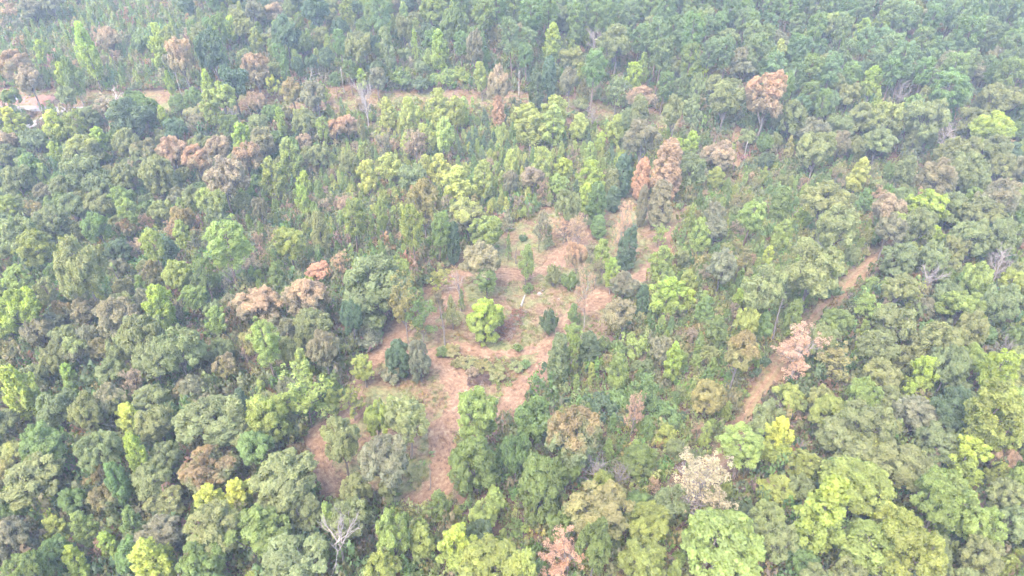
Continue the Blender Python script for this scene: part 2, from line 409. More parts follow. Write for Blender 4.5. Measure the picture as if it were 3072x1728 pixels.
PROTO = {
    'O': [build_broadleaf(100 + i, Hc=h, base=b, irregular=ir, nl=n) for i, (h, b, ir, n) in enumerate([(6.4, 4.2, .2, 13), (7.2, 4.0, .25, 14), (5.8, 4.4, .18, 12), (6.8, 3.8, .34, 11), (7.6, 3.6, .22, 15), (6.2, 4.6, .36, 12), (8.2, 3.4, .22, 16), (7.0, 3.2, .4, 13), (6.6, 4.8, .28, 10)])],
    'L': [build_broadleaf(150 + i, Hc=h, base=0.6, irregular=0.3, nl=18) for i, h in enumerate([8.4, 9.2])],
    'P': [build_pine(200 + i, Hc=h, base=b, nb=n) for i, (h, b, n) in enumerate([(7.0, 6.5, 44), (6.2, 7.2, 40), (8.0, 6.0, 48), (7.2, 7.6, 44), (6.6, 6.2, 38)])],
    'S': [build_conic(300 + i, Hc=h, base=b, spire=s) for i, (h, b, s) in enumerate([(8.0, 2.2, 1.0), (7.0, 2.6, 1.3), (8.8, 2.0, 0.85), (7.4, 1.8, 1.1), (6.6, 2.4, 1.5)])],
    'V': [build_vine(400 + i, Hc=h) for i, h in enumerate([10.5, 9.0, 11.5])],
    'N': [build_young_pine(500 + i, Hc=h) for i, h in enumerate([4.6, 4.0, 5.2, 4.4])],
    'B': [build_bush(600 + i, Hc=h) for i, h in enumerate([2.6, 2.2, 3.0, 2.5])],
    'T': [build_thin(700 + i, Hc=h, base=b) for i, (h, b) in enumerate([(6.5, 2.8), (7.5, 2.4), (5.8, 3.0), (6.8, 2.6)])],
    'W': [build_withered(750 + i, Hc=h) for i, h in enumerate([6.5, 7.4, 6.0])],
    'D': [build_dead(800, subs=7, twigs=6, mains=10, thick=0.19), build_dead(801, Hc=7.5, base=2.4, mains=10, subs=7, twigs=6, thick=0.18), build_dead(802, Hc=5.5, base=3.5, mains=6), build_dead(803, W=4, Hc=8, mains=8)],
    'G': [build_snag(900 + i, h) for i, h in enumerate([7.0, 5.5, 8.5])],
}
NAMES = dict(O='broadleaf_tree', L='broadleaf_tree', P='pine_tree', S='slender_tree', V='vine_covered_tree', N='young_pine', B='bush', T='thin_crowned_tree', D='bare_tree', W='withered_tree', G='dead_snag')
WORD = dict(O='round-crowned tree', L='low-branched tree', P='pine', S='slender tree', V='vine-covered tree', N='young pine', B='bush', T='thin-crowned tree', D='bare leafless tree', W='withered tree', G='dead standing trunk')
COLOR = dict(gg=(.225, .256, .120), g=(.172, .238, .088), lg=(.250, .302, .095), yg=(.290, .368, .078), y=(.38, .42, .09), dg=(.120, .170, .098), cg=(.178, .240, .118),
             br=(.345, .265, .195), pk=(.46, .305, .24), ol=(.26, .255, .115), gr=(.235, .236, .155), py=(.335, .375, .125), gb=(.21, .238, .12), tn=(.40, .345, .255))
COLOR['or'] = (.395, .27, .195)
CWORD = dict(gg='grey-green', g='green', lg='light green', yg='yellow-green', y='bright yellow', dg='dark green', cg='cool green', br='brown', pk='pink', ol='olive', gr='dull grey', py='pale yellow-green', gb='brown-topped green', tn='pale tan')
CWORD['or'] = 'orange-brown'
BARK_TINT = dict(O=(.8, .78, .75), L=(.8, .78, .75), P=(.95, .8, .72), S=(1.1, 1.08, 1.05), V=(.7, .68, .65), N=(.8, .75, .7), B=(.8, .75, .7), T=(1.0, .95, .9), D=(.9, .86, .84), W=(.8, .75, .72), G=(.6, .57, .55))

print('T protos', time.time() - T0)
# ------------------------------------------------------------------ the ground: outlines traced on the ground plane
def poly_ground(pts, s=3072 / 2576): return [hit(x * s, y * s) for x, y in pts]
def line_ground(pts, n=10, s=3072 / 2576):
    g = [hit(x * s, y * s) for x, y in pts]
    P = np.array(g); out = []
    for i in range(len(P) - 1):           # Catmull-Rom through the points
        p0, p1, p2, p3 = P[max(i - 1, 0)], P[i], P[i + 1], P[min(i + 2, len(P) - 1)]
        for t in np.arange(n) / n:
            out.append(0.5 * ((2 * p1) + (-p0 + p2) * t + (2 * p0 - 5 * p1 + 4 * p2 - p3) * t * t + (-p0 + 3 * p1 - 3 * p2 + p3) * t ** 3))
    out.append(P[-1]); return np.array(out)
def inside(poly, X, Y):
    X = np.asarray(X, float); Y = np.asarray(Y, float); c = np.zeros(X.shape, bool); n = len(poly)
    for i in range(n):
        x1, y1 = poly[i]; x2, y2 = poly[(i + 1) % n]
        if y1 == y2: continue
        c ^= ((y1 > Y) != (y2 > Y)) & (X < (x2 - x1) * (Y - y1) / (y2 - y1) + x1)
    return c
def dist_line(L, X, Y):
    X = np.asarray(X, float); Y = np.asarray(Y, float); d = np.full(X.shape, 1e9)
    for i in range(len(L) - 1):
        a, b = L[i], L[i + 1]; v = b - a; l2 = v @ v + 1e-9
        t = np.clip(((X - a[0]) * v[0] + (Y - a[1]) * v[1]) / l2, 0, 1)
        d = np.minimum(d, np.hypot(X - a[0] - t * v[0], Y - a[1] - t * v[1]))
    return d
CLEAR = poly_ground([(1040, 740), (1150, 645), (1190, 600), (1280, 565), (1400, 515), (1560, 470), (1650, 510), (1725, 540), (1705, 610), (1640, 715), (1560, 725), (1540, 800), (1515, 870), (1400, 905), (1385, 965), (1310, 1050), (1245, 1120), (1165, 1120), (1155, 1250), (1050, 1300), (940, 1265), (860, 1265), (790, 1265), (745, 1120), (790, 1050), (865, 1010), (880, 940), (960, 840), (1010, 770)])
ROW = line_ground([(-80, 258), (250, 262), (470, 262), (700, 262), (970, 250), (1240, 250), (1420, 268), (1600, 300), (1720, 312)])
ROW_OPEN = ROW[:80]
ROWW = 9.0
TRACK = line_ground([(2330, 430), (2300, 540), (2215, 640), (2130, 725), (2065, 785), (2010, 850), (1945, 950), (1890, 1030), (1850, 1110), (1790, 1180), (1700, 1240)])
TRACK_OPEN = line_ground([(2215, 640), (2130, 725), (2065, 785), (2010, 850)])
SPUR = line_ground([(1850, 335), (1850, 380), (1853, 430)])
PATH_E = line_ground([(1700, 570), (1640, 680), (1540, 740), (1440, 790), (1400, 850), (1360, 930), (1300, 1010), (1240, 1090), (1180, 1150)])
PATH_W = line_ground([(1500, 560), (1420, 640), (1330, 690), (1160, 690), (1120, 760), (1010, 840), (930, 900), (890, 980), (870, 1050), (800, 1100), (790, 1180), (830, 1240)])
PATH_M = line_ground([(1090, 890), (1140, 950), (1170, 1010), (1110, 1080), (1130, 1150), (1090, 1230), (1030, 1275)])
PATH_X = line_ground([(930, 900), (1090, 880), (1200, 880), (1320, 890), (1390, 860)])
ROAD = line_ground([(-120, 270), (60, 272), (170, 275), (260, 274)])
BRANCH = line_ground([(172, 275), (140, 288), (96, 306), (60, 325)])
def openness(X, Y):
    """0 under the woods, 1 on open ground"""
    o = np.clip((2.5 - np.maximum(dist_line(TRACK, X, Y) - 1.4, 0)) / 2.5, 0, 1)
    o = np.maximum(o, np.clip((3 - np.maximum(dist_line(ROW, X, Y) - np.where(np.asarray(X) < -60, 8.5, 4.2), 0)) / 3, 0, 1))
    o = np.maximum(o, np.clip((2.5 - np.maximum(dist_line(SPUR, X, Y) - 1.2, 0)) / 2.5, 0, 1))
    o = np.maximum(o, np.clip((2.5 - np.maximum(dist_line(BRANCH, X, Y) - 2.5, 0)) / 2.5, 0, 1))
    o = np.maximum(o, inside(CLEAR, X, Y).astype(float))
    return o
def axis_pts(lo, hi, step, far, k):
    core = np.arange(lo, hi + 0.1, step)
    g = np.cumsum(step * 1.35 ** np.arange(1, k)); g = g[g < far]
    return np.concatenate([lo - g[::-1], core, hi + g])
gx = axis_pts(-330, 330, 2.0, 2500, 40); gy = axis_pts(40, 470, 2.0, 2500, 40)
GX, GY = np.meshgrid(gx, gy); GZ = hgt(GX, GY) + 0.05 * np.sin(GX * 1.7) * np.cos(GY * 1.3)
nx, ny = len(gx), len(gy)
ii = np.arange(nx * ny).reshape(ny, nx)
quads = np.stack([ii[:-1, :-1], ii[:-1, 1:], ii[1:, 1:], ii[1:, :-1]], -1).reshape(-1, 4)
op = openness(GX, GY)

def ground_material():
    m, N, L = new_mat('ground')
    out = N.new('ShaderNodeOutputMaterial'); tc = N.new('ShaderNodeTexCoord'); P = tc.outputs['Object']
    at = N.new('ShaderNodeAttribute'); at.attribute_name = 'open'
    n1 = noise(N, L, P, 0.12, 5, 0.6); n2 = noise(N, L, P, 1.1, 4, 0.65); n3 = noise(N, L, P, 5.0, 2)
    litter = ramp(N, L, n2, [(0.3, (.10, .062, .045)), (0.5, (.17, .10, .07)), (0.68, (.15, .135, .07))])
    straw = ramp(N, L, n2, [(0.36, (.085, .052, .031)), (0.5, (.165, .102, .06)), (0.64, (.225, .17, .095))])
    grass = ramp(N, L, n2, [(0.36, (.09, .11, .04)), (0.64, (.21, .20, .085))])
    g = N.new('ShaderNodeMapRange'); g.inputs[1].default_value = 0.46; g.inputs[2].default_value = 0.58; L.new(n1, g.inputs[0])
    gg = math_n(N, L, 'MULTIPLY', g.outputs[0], 0.9)
    openc = mixc(N, L, straw, grass, gg)
    c = mixc(N, L, litter, openc, at.outputs['Fac'])
    c = mixc(N, L, c, (0.78, 0.78, 0.78), n3, 'MULTIPLY')
    pb = N.new('ShaderNodeBsdfPrincipled'); pb.inputs['Roughness'].default_value = 0.95; pb.inputs['Specular IOR Level'].default_value = 0.1
    L.new(c, pb.inputs['Base Color'])
    bp = N.new('ShaderNodeBump'); bp.inputs['Strength'].default_value = 0.6; bp.inputs['Distance'].default_value = 0.3
    L.new(n2, bp.inputs['Height']); L.new(bp.outputs[0], pb.inputs['Normal'])
    L.new(pb.outputs[0], out.inputs[0]); return m
GROUND = ground_material()
gme = mesh_from('ground', np.stack([GX, GY, GZ], -1).reshape(-1, 3), quads=quads, mats=[GROUND], attr={'open': op.ravel()}, smooth_shade=True)
go = link(bpy.data.objects.new('ground', gme)); go['kind'] = 'structure'
def gz(x, y): return hg1(x, y) + 0.05 * math.sin(x * 1.7) * math.cos(y * 1.3)

def path_material(name, stops, scale=1.3, streak=True, ruts=False):
    m, N, L = new_mat(name)
    out = N.new('ShaderNodeOutputMaterial'); tc = N.new('ShaderNodeTexCoord'); P = tc.outputs['Object']
    n1 = noise(N, L, P, scale, 5, 0.65); n2 = noise(N, L, P, 0.25, 3)
    lane = N.new('ShaderNodeAttribute'); lane.attribute_name = 'lane'
    w = N.new('ShaderNodeTexWave'); w.inputs['Scale'].default_value = 0.9; w.inputs['Distortion'].default_value = 6; w.inputs['Detail'].default_value = 3
    cmb = N.new('ShaderNodeCombineXYZ'); L.new(lane.outputs['Fac'], cmb.inputs[0]); al = N.new('ShaderNodeAttribute'); al.attribute_name = 'along'; L.new(math_n(N, L, 'MULTIPLY', al.outputs['Fac'], 0.3), cmb.inputs[1])
    L.new(cmb.outputs[0], w.inputs['Vector'])
    n3 = noise(N, L, cmb.outputs[0], 1.3, 5, 0.7)
    f = math_n(N, L, 'ADD', math_n(N, L, 'MULTIPLY', n1, 0.45), math_n(N, L, 'MULTIPLY', n2, 0.2))
    f = math_n(N, L, 'ADD', f, math_n(N, L, 'MULTIPLY', n3, 0.35))
    if streak: f = math_n(N, L, 'ADD', math_n(N, L, 'MULTIPLY', f, 0.97), math_n(N, L, 'MULTIPLY', w.outputs['Fac'], 0.03))
    c = ramp(N, L, f, stops)
    if ruts:                       # thin grass between and outside the two wheel lanes
        wv = math_n(N, L, 'COSINE', math_n(N, L, 'MULTIPLY', lane.outputs['Fac'], 3.6))
        gf = math_n(N, L, 'MULTIPLY', math_n(N, L, 'ADD', math_n(N, L, 'MULTIPLY', wv, 0.35), 0.35), math_n(N, L, 'MULTIPLY', n1, 1.3))
        c = mixc(N, L, c, (.15, .145, .06), gf)
    pb = N.new('ShaderNodeBsdfPrincipled'); pb.inputs['Roughness'].default_value = 0.95; pb.inputs['Specular IOR Level'].default_value = 0.1
    L.new(c, pb.inputs['Base Color'])
    bp = N.new('ShaderNodeBump'); bp.inputs['Strength'].default_value = 0.7; bp.inputs['Distance'].default_value = 0.2
    L.new(n1, bp.inputs['Height']); L.new(bp.outputs[0], pb.inputs['Normal'])
    L.new(pb.outputs[0], out.inputs[0]); return m
MOWN = path_material('mown_straw', [(0.40, (.08, .047, .029)), (0.46, (.15, .088, .053)), (0.53, (.205, .127, .078)), (0.61, (.28, .21, .125))])
RUTTED = path_material('rutted_earth', [(0.40, (.085, .048, .029)), (0.46, (.16, .09, .053)), (0.53, (.215, .128, .078)), (0.61, (.28, .205, .122))], ruts=True)
GRAVEL = path_material('gravel', [(0.3, (.17, .145, .14)), (0.6, (.27, .24, .225))], 3.0, False)
EARTH = path_material('red_earth', [(0.3, (.17, .085, .06)), (0.55, (.26, .145, .11)), (0.75, (.24, .18, .11))], 0.6, False)
def strip(name, Lp, half, mat, lift, wob=0.5, seed=0):
    r = np.random.default_rng(seed)
    # resample at about 1.2 m
    seg = np.hypot(*np.diff(Lp, axis=0).T); s = np.concatenate([[0], np.cumsum(seg)]); n = max(4, int(s[-1] / 1.2))
    t = np.linspace(0, s[-1], n); P = np.stack([np.interp(t, s, Lp[:, 0]), np.interp(t, s, Lp[:, 1])], 1)
    T = nrm(np.gradient(P, axis=0)); Nn = np.stack([-T[:, 1], T[:, 0]], 1)
    cols = max(5, int(half * 2 / 0.9)); V = []; lane = []; along = []
    wl_ = half + wob * (np.sin(t * 0.35 + seed) + 0.7 * r.normal(size=n)); wr_ = half + wob * (np.sin(t * 0.29 + seed * 2) + 0.7 * r.normal(size=n))
    for j in range(cols):
        u = j / (cols - 1)
        off = -wr_ + (wl_ + wr_) * u
        Q = P + Nn * off[:, None]
        z = hgt(Q[:, 0], Q[:, 1]) + 0.05 * np.sin(Q[:, 0] * 1.7) * np.cos(Q[:, 1] * 1.3)
        V.append(np.column_stack([Q, z + lift])); lane.append(off); along.append(t)
    V = np.stack(V, 1).reshape(-1, 3); ii = np.arange(n * cols).reshape(n, cols)
    q = np.stack([ii[:-1, 1:], ii[:-1, :-1], ii[1:, :-1], ii[1:, 1:]], -1).reshape(-1, 4)
    me = mesh_from(name, V, quads=q, mats=[mat], attr={'lane': np.stack(lane, 1).ravel(), 'along': np.stack(along, 1).ravel()}, smooth_shade=True)
    o = link(bpy.data.objects.new(name, me)); o['kind'] = 'structure'; return o
strip('dirt_track', TRACK, 1.7, RUTTED, 0.05, 0.5, 1)
strip('dirt_track', SPUR, 1.5, RUTTED, 0.058, 0.5, 2)
strip('mown_path', PATH_E, 2.9, MOWN, 0.05, 0.8, 3)
strip('mown_path', PATH_W, 2.8, MOWN, 0.056, 0.8, 4)
strip('mown_path', PATH_M, 3.0, MOWN, 0.062, 0.8, 5)
strip('mown_path', PATH_X, 1.6, MOWN, 0.068, 0.7, 6)
strip('earth_bank', line_ground([(-120, 252), (40, 252), (130, 255)]), 4.0, EARTH, 0.05, 1.0, 7)
strip('gravel_road', ROAD, 1.8, GRAVEL, 0.06, 0.25, 8)
strip('gravel_road', BRANCH, 1.8, GRAVEL, 0.068, 0.25, 9)

# ------------------------------------------------------------------ the trees seen in the photograph
# region letter gives the origin of a 1024 x 576 tile, numbers are in that tile enlarged to 2576 wide:
# x, y of crown centre, crown width, kind, colour, [h crown height], [b y of the trunk's foot]
TILE = {k: (i % 3 * 1024, i // 3 * 576) for i, k in enumerate('ABCDEFGHI')}
TREES = {
'A': """60 60 120 T br;250 80 150 O gr;380 40 150 O gr;130 500 200 O br;220 610 170 O br;330 400 110 S yg;670 410 170 S yg h260 b690;470 580 110 S yg b740;560 600 130 S g h300 b800;840 300 150 O br;1200 290 120 S y;1200 420 150 S yg h220;1050 330 120 O dg;1290 260 110 P lg;1370 430 190 O br h280;1300 460 120 O gr;1750 230 110 S yg h180;1690 440 80 S g h200;1600 400 200 O dg h300;1930 90 150 O gr;2060 90 120 O br;1940 320 120 S lg h180;1930 530 180 O br h250 b700;1290 640 60 S yg h150 b770;1570 650 120 S yg h220 b800;1760 620 220 O dg h240;2150 530 90 S g h200;2070 660 90 T y b780;2160 250 200 O dg;2290 330 150 O g;2400 100 200 O dg;2530 600 90 P g b690;2200 700 170 O ol;2340 650 150 D gr;2450 710 80 S yg;1690 740 180 O lg;1600 830 150 S lg b1000;1930 780 140 O or;1350 790 130 O g;870 760 150 D gr b860;790 830 130 T br;1080 830 180 O g;960 900 280 O dg;670 890 150 O gg;100 950 170 S y h160;420 960 190 S y h140;570 950 160 P lg;640 1040 70 S y;760 1110 180 S yg h170;420 1160 100 S yg;260 1070 160 O gg;60 1070 150 O br;390 1060 70 B pk;1240 900 110 S yg;1230 1000 90 D gr b1060;1480 950 110 T gr;1760 890 140 D gr b960;1730 950 150 O g;1330 970 150 O dg;1840 1060 160 S yg;2130 930 80 S yg h200;2230 960 80 S yg;2040 870 130 O g;2300 910 160 O gg;2380 730 200 O gr;2530 970 130 O or;950 1080 180 O gg;620 1150 220 O gg;1080 1160 190 O gb;1310 1140 200 O or;1270 1270 90 O or;1500 1230 220 O or;1640 1110 150 O br;1860 1190 200 O br;1990 1080 180 O gr;2200 1200 190 S lg;2300 1080 120 O br;2400 1180 150 O gg;1700 1350 280 O br;2070 1350 190 S lg;2290 1400 120 S yg;1200 1330 260 O gg;950 1350 200 O gg;750 1400 200 O gg;600 1300 230 O gg;130 1350 200 O gg;230 1250 160 O g;340 1330 110 S lg;450 1410 150 O gg;60 1180 150 O gg""",
'B': """50 100 130 S lg h220;120 60 100 O dg;290 90 170 P lg h220;330 170 110 S lg h200;480 100 90 S lg;480 220 110 O gg h250;680 90 190 O lg;850 60 90 S yg;850 200 200 O g h260;120 350 200 O gg;20 350 100 O g;370 370 130 S gg h280;560 360 60 S yg h300 b520;680 310 130 O g;740 400 160 S yg h300 b600;900 330 140 P g;1000 370 130 O gr h300;1070 420 100 S g h250;1060 100 180 P g;1180 60 160 P g;1300 70 170 P g;1430 110 200 P g;1180 260 110 O ol;1290 270 170 P lg h220 b500;1400 420 130 P g;1590 340 190 S yg h200;1640 140 180 O gg;1780 130 170 P g;1850 280 90 S yg;1760 250 120 P g;1940 120 160 P g;2040 110 160 P g;2180 100 160 P lg;2330 40 150 P g;2060 330 230 O gg h260;1900 300 120 D gr;2250 300 160 P lg;2390 270 190 P lg;2400 400 190 P lg b560;2500 200 130 P g;2500 110 110 P g;60 520 110 P g b720;150 610 100 S yg;265 600 110 O gr h200 b760;180 760 130 D gr h300 b1000;450 600 150 B g;600 640 140 B dg;780 600 160 B lg;900 580 130 B lg;1060 590 130 S lg;380 560 90 B g;520 560 100 B lg;700 620 110 B g;1190 650 165 O br b950;1190 850 90 V or h230 b950;1180 570 70 S py;1480 690 110 V dg h320 b860;1560 600 110 V dg h330 b780;1720 620 120 O gr h250 b840;1900 520 170 P g h220 b860;2080 700 160 T gg b820;2210 590 130 S yg;2260 740 200 O or h170;2240 880 160 V gg h150;2430 630 130 P g b870;2540 660 100 P lg;2500 850 150 O gg h250;1810 790 110 B gg;1890 880 90 D gr b960;2160 920 120 S gg h180;2060 990 140 S lg;750 840 180 S py;510 880 160 S py;350 870 150 S py;870 850 140 S py;920 850 130 S py;1600 850 200 S py h170;1430 950 250 S py h200;1590 960 220 S py h180;1790 960 160 S py h170;760 1030 170 S py;640 1060 140 S py;490 1090 110 S py;360 1270 170 S py h160;750 1290 150 S py;1080 1370 180 S py;880 1400 220 S py h180;640 1290 140 S py;210 1350 150 S py;1510 1250 160 S py;1290 1240 130 S py;1080 900 80 N dg;960 1080 90 N dg;1020 1060 90 N dg;1070 1100 90 N dg;1120 1150 90 N dg;980 1180 90 N dg;1060 1200 90 N dg;1250 1130 80 N dg;1150 1060 80 N dg;1250 900 80 N dg;1300 1000 80 N g;900 1150 80 N dg;1100 1000 80 N dg;1000 1240 80 N g;150 790 90 O br;40 950 150 O or;560 960 100 B or;560 1100 160 T br;150 980 60 S ol h250;320 1120 120 T gr h200 b1200;60 1230 150 O gg;390 1110 100 B br;2270 1060 260 O gr;2100 1230 90 S yg;1950 1080 90 S yg;2260 1350 140 V or h290;2450 1300 215 V br h430;2130 1330 130 V dg h200;1880 1180 120 S lg;1680 1280 150 S y h160;1880 1350 190 S yg h200;1630 1390 140 O lg;1440 1340 180 O br h160;1270 1380 110 O gr h180;2040 1390 120 V gg h180;620 1430 160 O or;540 1350 200 O gg;2540 1100 100 O yg""",
'C': """430 150 130 P lg;290 180 140 P g;520 260 160 P lg;660 170 110 P lg;640 260 130 P g;850 180 130 P lg;1000 200 150 P g;920 380 160 P lg;1030 350 100 P lg;320 360 130 P lg b540;560 400 220 P lg;660 520 200 P lg;180 410 150 P lg;730 400 110 S py;1000 540 200 P g;1110 530 180 P lg;1230 390 150 P lg;1270 560 150 P g;1440 460 140 P lg;1360 270 160 S yg h100;1360 310 160 P lg;1560 360 180 P lg;1690 450 200 P lg;1590 540 180 P g;1740 380 110 S yg;1830 540 150 P g b840;1640 700 160 D gr b850;1860 460 150 P lg;2020 690 280 P g h250 b850;2050 520 200 P g;2150 260 200 P g;2300 250 180 P lg;2440 560 200 P g;2470 380 190 P lg;2290 500 130 P lg;2210 540 130 O gr;1880 150 150 P g;1660 120 170 P lg;2180 170 120 S yg;1230 200 150 P lg;1110 180 150 O gg;480 500 220 O gr;150 560 110 S yg h150;120 700 130 O gg h250;230 660 150 O gg;330 760 230 O gg h280;30 650 80 P lg b960;80 850 150 S gg h200;620 745 285 O or h340;780 650 110 P g h180;850 640 90 D pk b720;830 900 200 O gg h250;1060 780 110 P g h200 b940;1240 720 160 O gg h170;1430 630 140 S yg h220;1350 900 230 O gg h220;1550 900 230 O gg;1840 900 280 O gg;1480 1080 250 O gg h200;1000 1010 210 O gr;1200 1080 140 O gr h180;1010 1140 230 O gg b1390;800 1150 120 N ol h200;2000 1010 220 D gr b1150;2320 1000 250 O yg;2200 920 200 O gg;2500 1000 130 O g;2480 760 180 O gg;2350 750 200 O gg;2100 1180 260 O gg;2350 1150 220 O gg;2480 1160 150 O dg;1900 1350 250 O gr;2150 1300 250 O gg;2400 1280 200 O gg;1750 1060 130 V gg h220;640 1220 120 O dg;60 1100 130 S yg;280 1180 230 O br h200 b1350;60 1300 200 O gg h250;250 1350 130 S lg h160;1680 1310 150 S gg;1320 1330 170 S py""",
'D': """60 100 150 P lg;150 120 150 O gg;270 130 130 O ol;380 260 250 O gg;540 130 200 O gg;750 110 200 O gg;900 60 150 P lg;950 150 170 P lg;740 260 170 O g h220;570 300 150 O gg;150 320 250 O gg;280 430 260 P lg h220 b640;230 520 150 O dg;640 590 330 O gg h420;420 600 150 O g;880 450 180 O dg h180;960 280 130 O gb;1110 240 100 T pk;1150 400 160 P lg h220 b560;1040 430 110 T br;1270 450 130 V dg h220;1210 150 160 O gg;1370 200 170 O ol;1300 310 110 T or;1390 340 150 S lg;1630 140 220 O gg h260;1550 60 150 P lg;1830 80 130 O gg;1960 130 110 O gr h180;2300 80 140 S yg h220;1690 400 330 P lg h330 b700;2180 370 220 P lg h250 b650;2420 350 130 V gg h350;1170 650 150 S ol;1350 640 220 O lg h250;1550 620 180 P g;1760 640 170 D gr b750;1900 560 120 T br;2090 650 150 S g;2420 600 180 O pk h120;130 700 220 P lg h250;350 760 150 P ol h200;900 700 60 G gr b810;1490 780 200 P lg h150;1340 900 130 O gr h150 b1030;1190 900 230 S yg h350;1640 980 150 S lg h220;650 910 200 O gr;870 970 300 O gr;130 900 280 O yg;60 1000 200 O yg;290 1050 200 O gr;480 900 150 O ol;480 1120 200 O gg;560 1200 200 O gr;750 1200 170 O ol;1080 1130 330 O gg;1350 1180 300 O gg;1150 1300 280 O gg;60 1200 150 O ol;400 1270 200 O gg;520 1400 130 S yg;1960 870 330 O br h280;2300 830 300 O br h320;2370 1030 260 O gg;2000 1140 230 P lg h300 b1440;2450 1200 220 O gr h280;2300 1340 180 S lg;1700 1330 170 O ol;1500 1400 60 D gr""",
'E': """30 90 110 O or;80 190 200 P lg h200 b500;620 100 220 O ol h260 b420;330 70 90 S lg;300 190 90 S lg h220 b390;530 260 170 P lg h200 b650;720 280 140 P lg h220 b580;960 190 260 O gr h200 b400;1090 310 230 O lg h240 b440;840 380 100 V dg h300;1050 520 310 O gr h260 b640;1100 660 190 P g h170 b840;1390 540 130 S g h240 b700;1410 730 80 B g;1500 280 110 T gr h180 b385;1560 360 90 N dg h150 b440;1370 350 60 B dg;1250 230 120 N gr h160 b300;1360 150 110 B lg;1260 430 60 N g b520;1320 480 50 G gr b540;1710 110 180 O gg h230 b240;1680 260 150 T pk h170 b390;1780 310 130 T or h200 b470;1770 500 140 O or h270 b730;1600 640 110 B gg h160;1720 680 110 B g h130;1930 80 130 V g h250 b200;2050 50 100 V dg h150 b125;1850 60 150 S yg;1940 260 100 V g h180 b350;1850 230 80 B gg;2030 240 60 B gr;2150 420 145 V dg h270 b600;2160 190 110 T pk h230 b600;2400 330 100 T lg b420;2270 100 80 V gr h200 b265;2410 90 170 V gr h250 b245;1960 480 140 S lg;1890 450 100 T gr;2040 620 140 S yg h220 b770;1920 600 90 T gr h160;2130 720 200 O gr h210;2110 920 250 O gr h210 b1150;1850 790 120 T pk b1050;1760 920 110 S g h170 b1010;1570 1000 130 B dg h185;1740 1070 160 P lg h150;1740 1200 110 T lg h250 b1400;1630 1270 150 V gg h350;1870 1210 150 V dg h250 b1350;2270 830 100 V dg h230;2420 560 210 S lg h180;2450 800 260 S yg h300;1080 980 275 L yg h310;890 700 110 D gr h200 b900;900 830 80 N g b900;840 930 130 N ol h200 b1040;730 660 130 T lg b770;740 830 70 T gr h200;770 1020 60 G gr h250 b1160;480 900 200 T ol h350 b1080;600 950 150 T g h300 b1110;250 760 480 L gg h520;430 620 190 O lg h200;60 950 150 O dg h250;200 1100 200 B gr;440 1270 190 L dg h260;590 1280 170 L gr h300;170 1340 170 S lg h200;380 1380 150 B gr;1330 1180 70 B g;830 1200 130 B ol h55;760 1210 90 B g;930 1290 130 B ol h55;870 1300 80 B ol;1060 1320 130 B ol h60;1170 1340 130 B gg h60;1320 1320 110 B gg h50;1390 1300 70 B g;990 1370 90 B br;1180 1400 110 B ol h50;2080 1200 130 B g;2220 1180 170 T lg h180;2410 1190 170 O gr;2100 1370 180 S lg;2500 1300 170 S yg h280;1990 1150 100 O g""",
'F': """50 230 110 N lg h230;140 340 140 S lg h260;250 170 140 O gr h180;250 280 170 O gr;510 160 220 P lg h200;740 100 150 V g h220;740 330 160 S lg h180;890 200 110 S yg;640 490 110 S y h150;1060 100 300 O gg;1150 270 280 O gg h300;1370 80 120 S g;1560 130 200 O br;1560 290 200 O gr;1840 110 260 O yg h220;990 600 400 O gg h450 b1000;900 400 110 D gr h120;1020 420 110 D gr h120;590 740 270 O gg h350;300 560 220 O gr;770 760 170 O gg;40 690 150 S lg h200;40 830 110 S y;420 800 100 S yg;1100 750 160 B dg;480 980 180 O py h200;420 1230 250 O ol h330;620 1020 160 S g h220;720 980 70 G gr b1150;820 950 130 V g h250;870 1220 310 T pk h290;1110 1200 110 D gr;1140 1310 200 T ol;1330 1220 150 S yg h240;1640 280 220 O lg;1780 260 250 O gg;1900 340 130 S yg h90;2020 130 220 O gg;2250 170 300 O gg h250;2400 60 250 O gr;2450 350 250 O gg;2200 350 250 O gg;1620 520 250 O gg h250;1900 500 200 O gg;2060 430 180 O gg;1860 650 230 D gr b820;2380 560 200 D gr;1620 740 230 O gg;1410 720 110 S lg h150;1370 880 200 T lg h200 b1000;1720 790 170 T lg h200;1830 880 150 O gr;2230 680 230 O lg;2500 700 180 P lg;2100 870 330 O lg h250;2400 850 250 O gg;1580 1020 300 O gg;1480 1180 260 O gg;2180 1040 250 O gg;1900 1170 330 O gg;2430 1190 150 D gr;2350 1350 280 P yg;2000 1320 300 O gg;1740 1330 130 S lg;1800 1410 200 S yg;1650 1270 200 O gg;1480 1400 250 O gg;250 1050 150 S g;160 900 150 S g h200""",
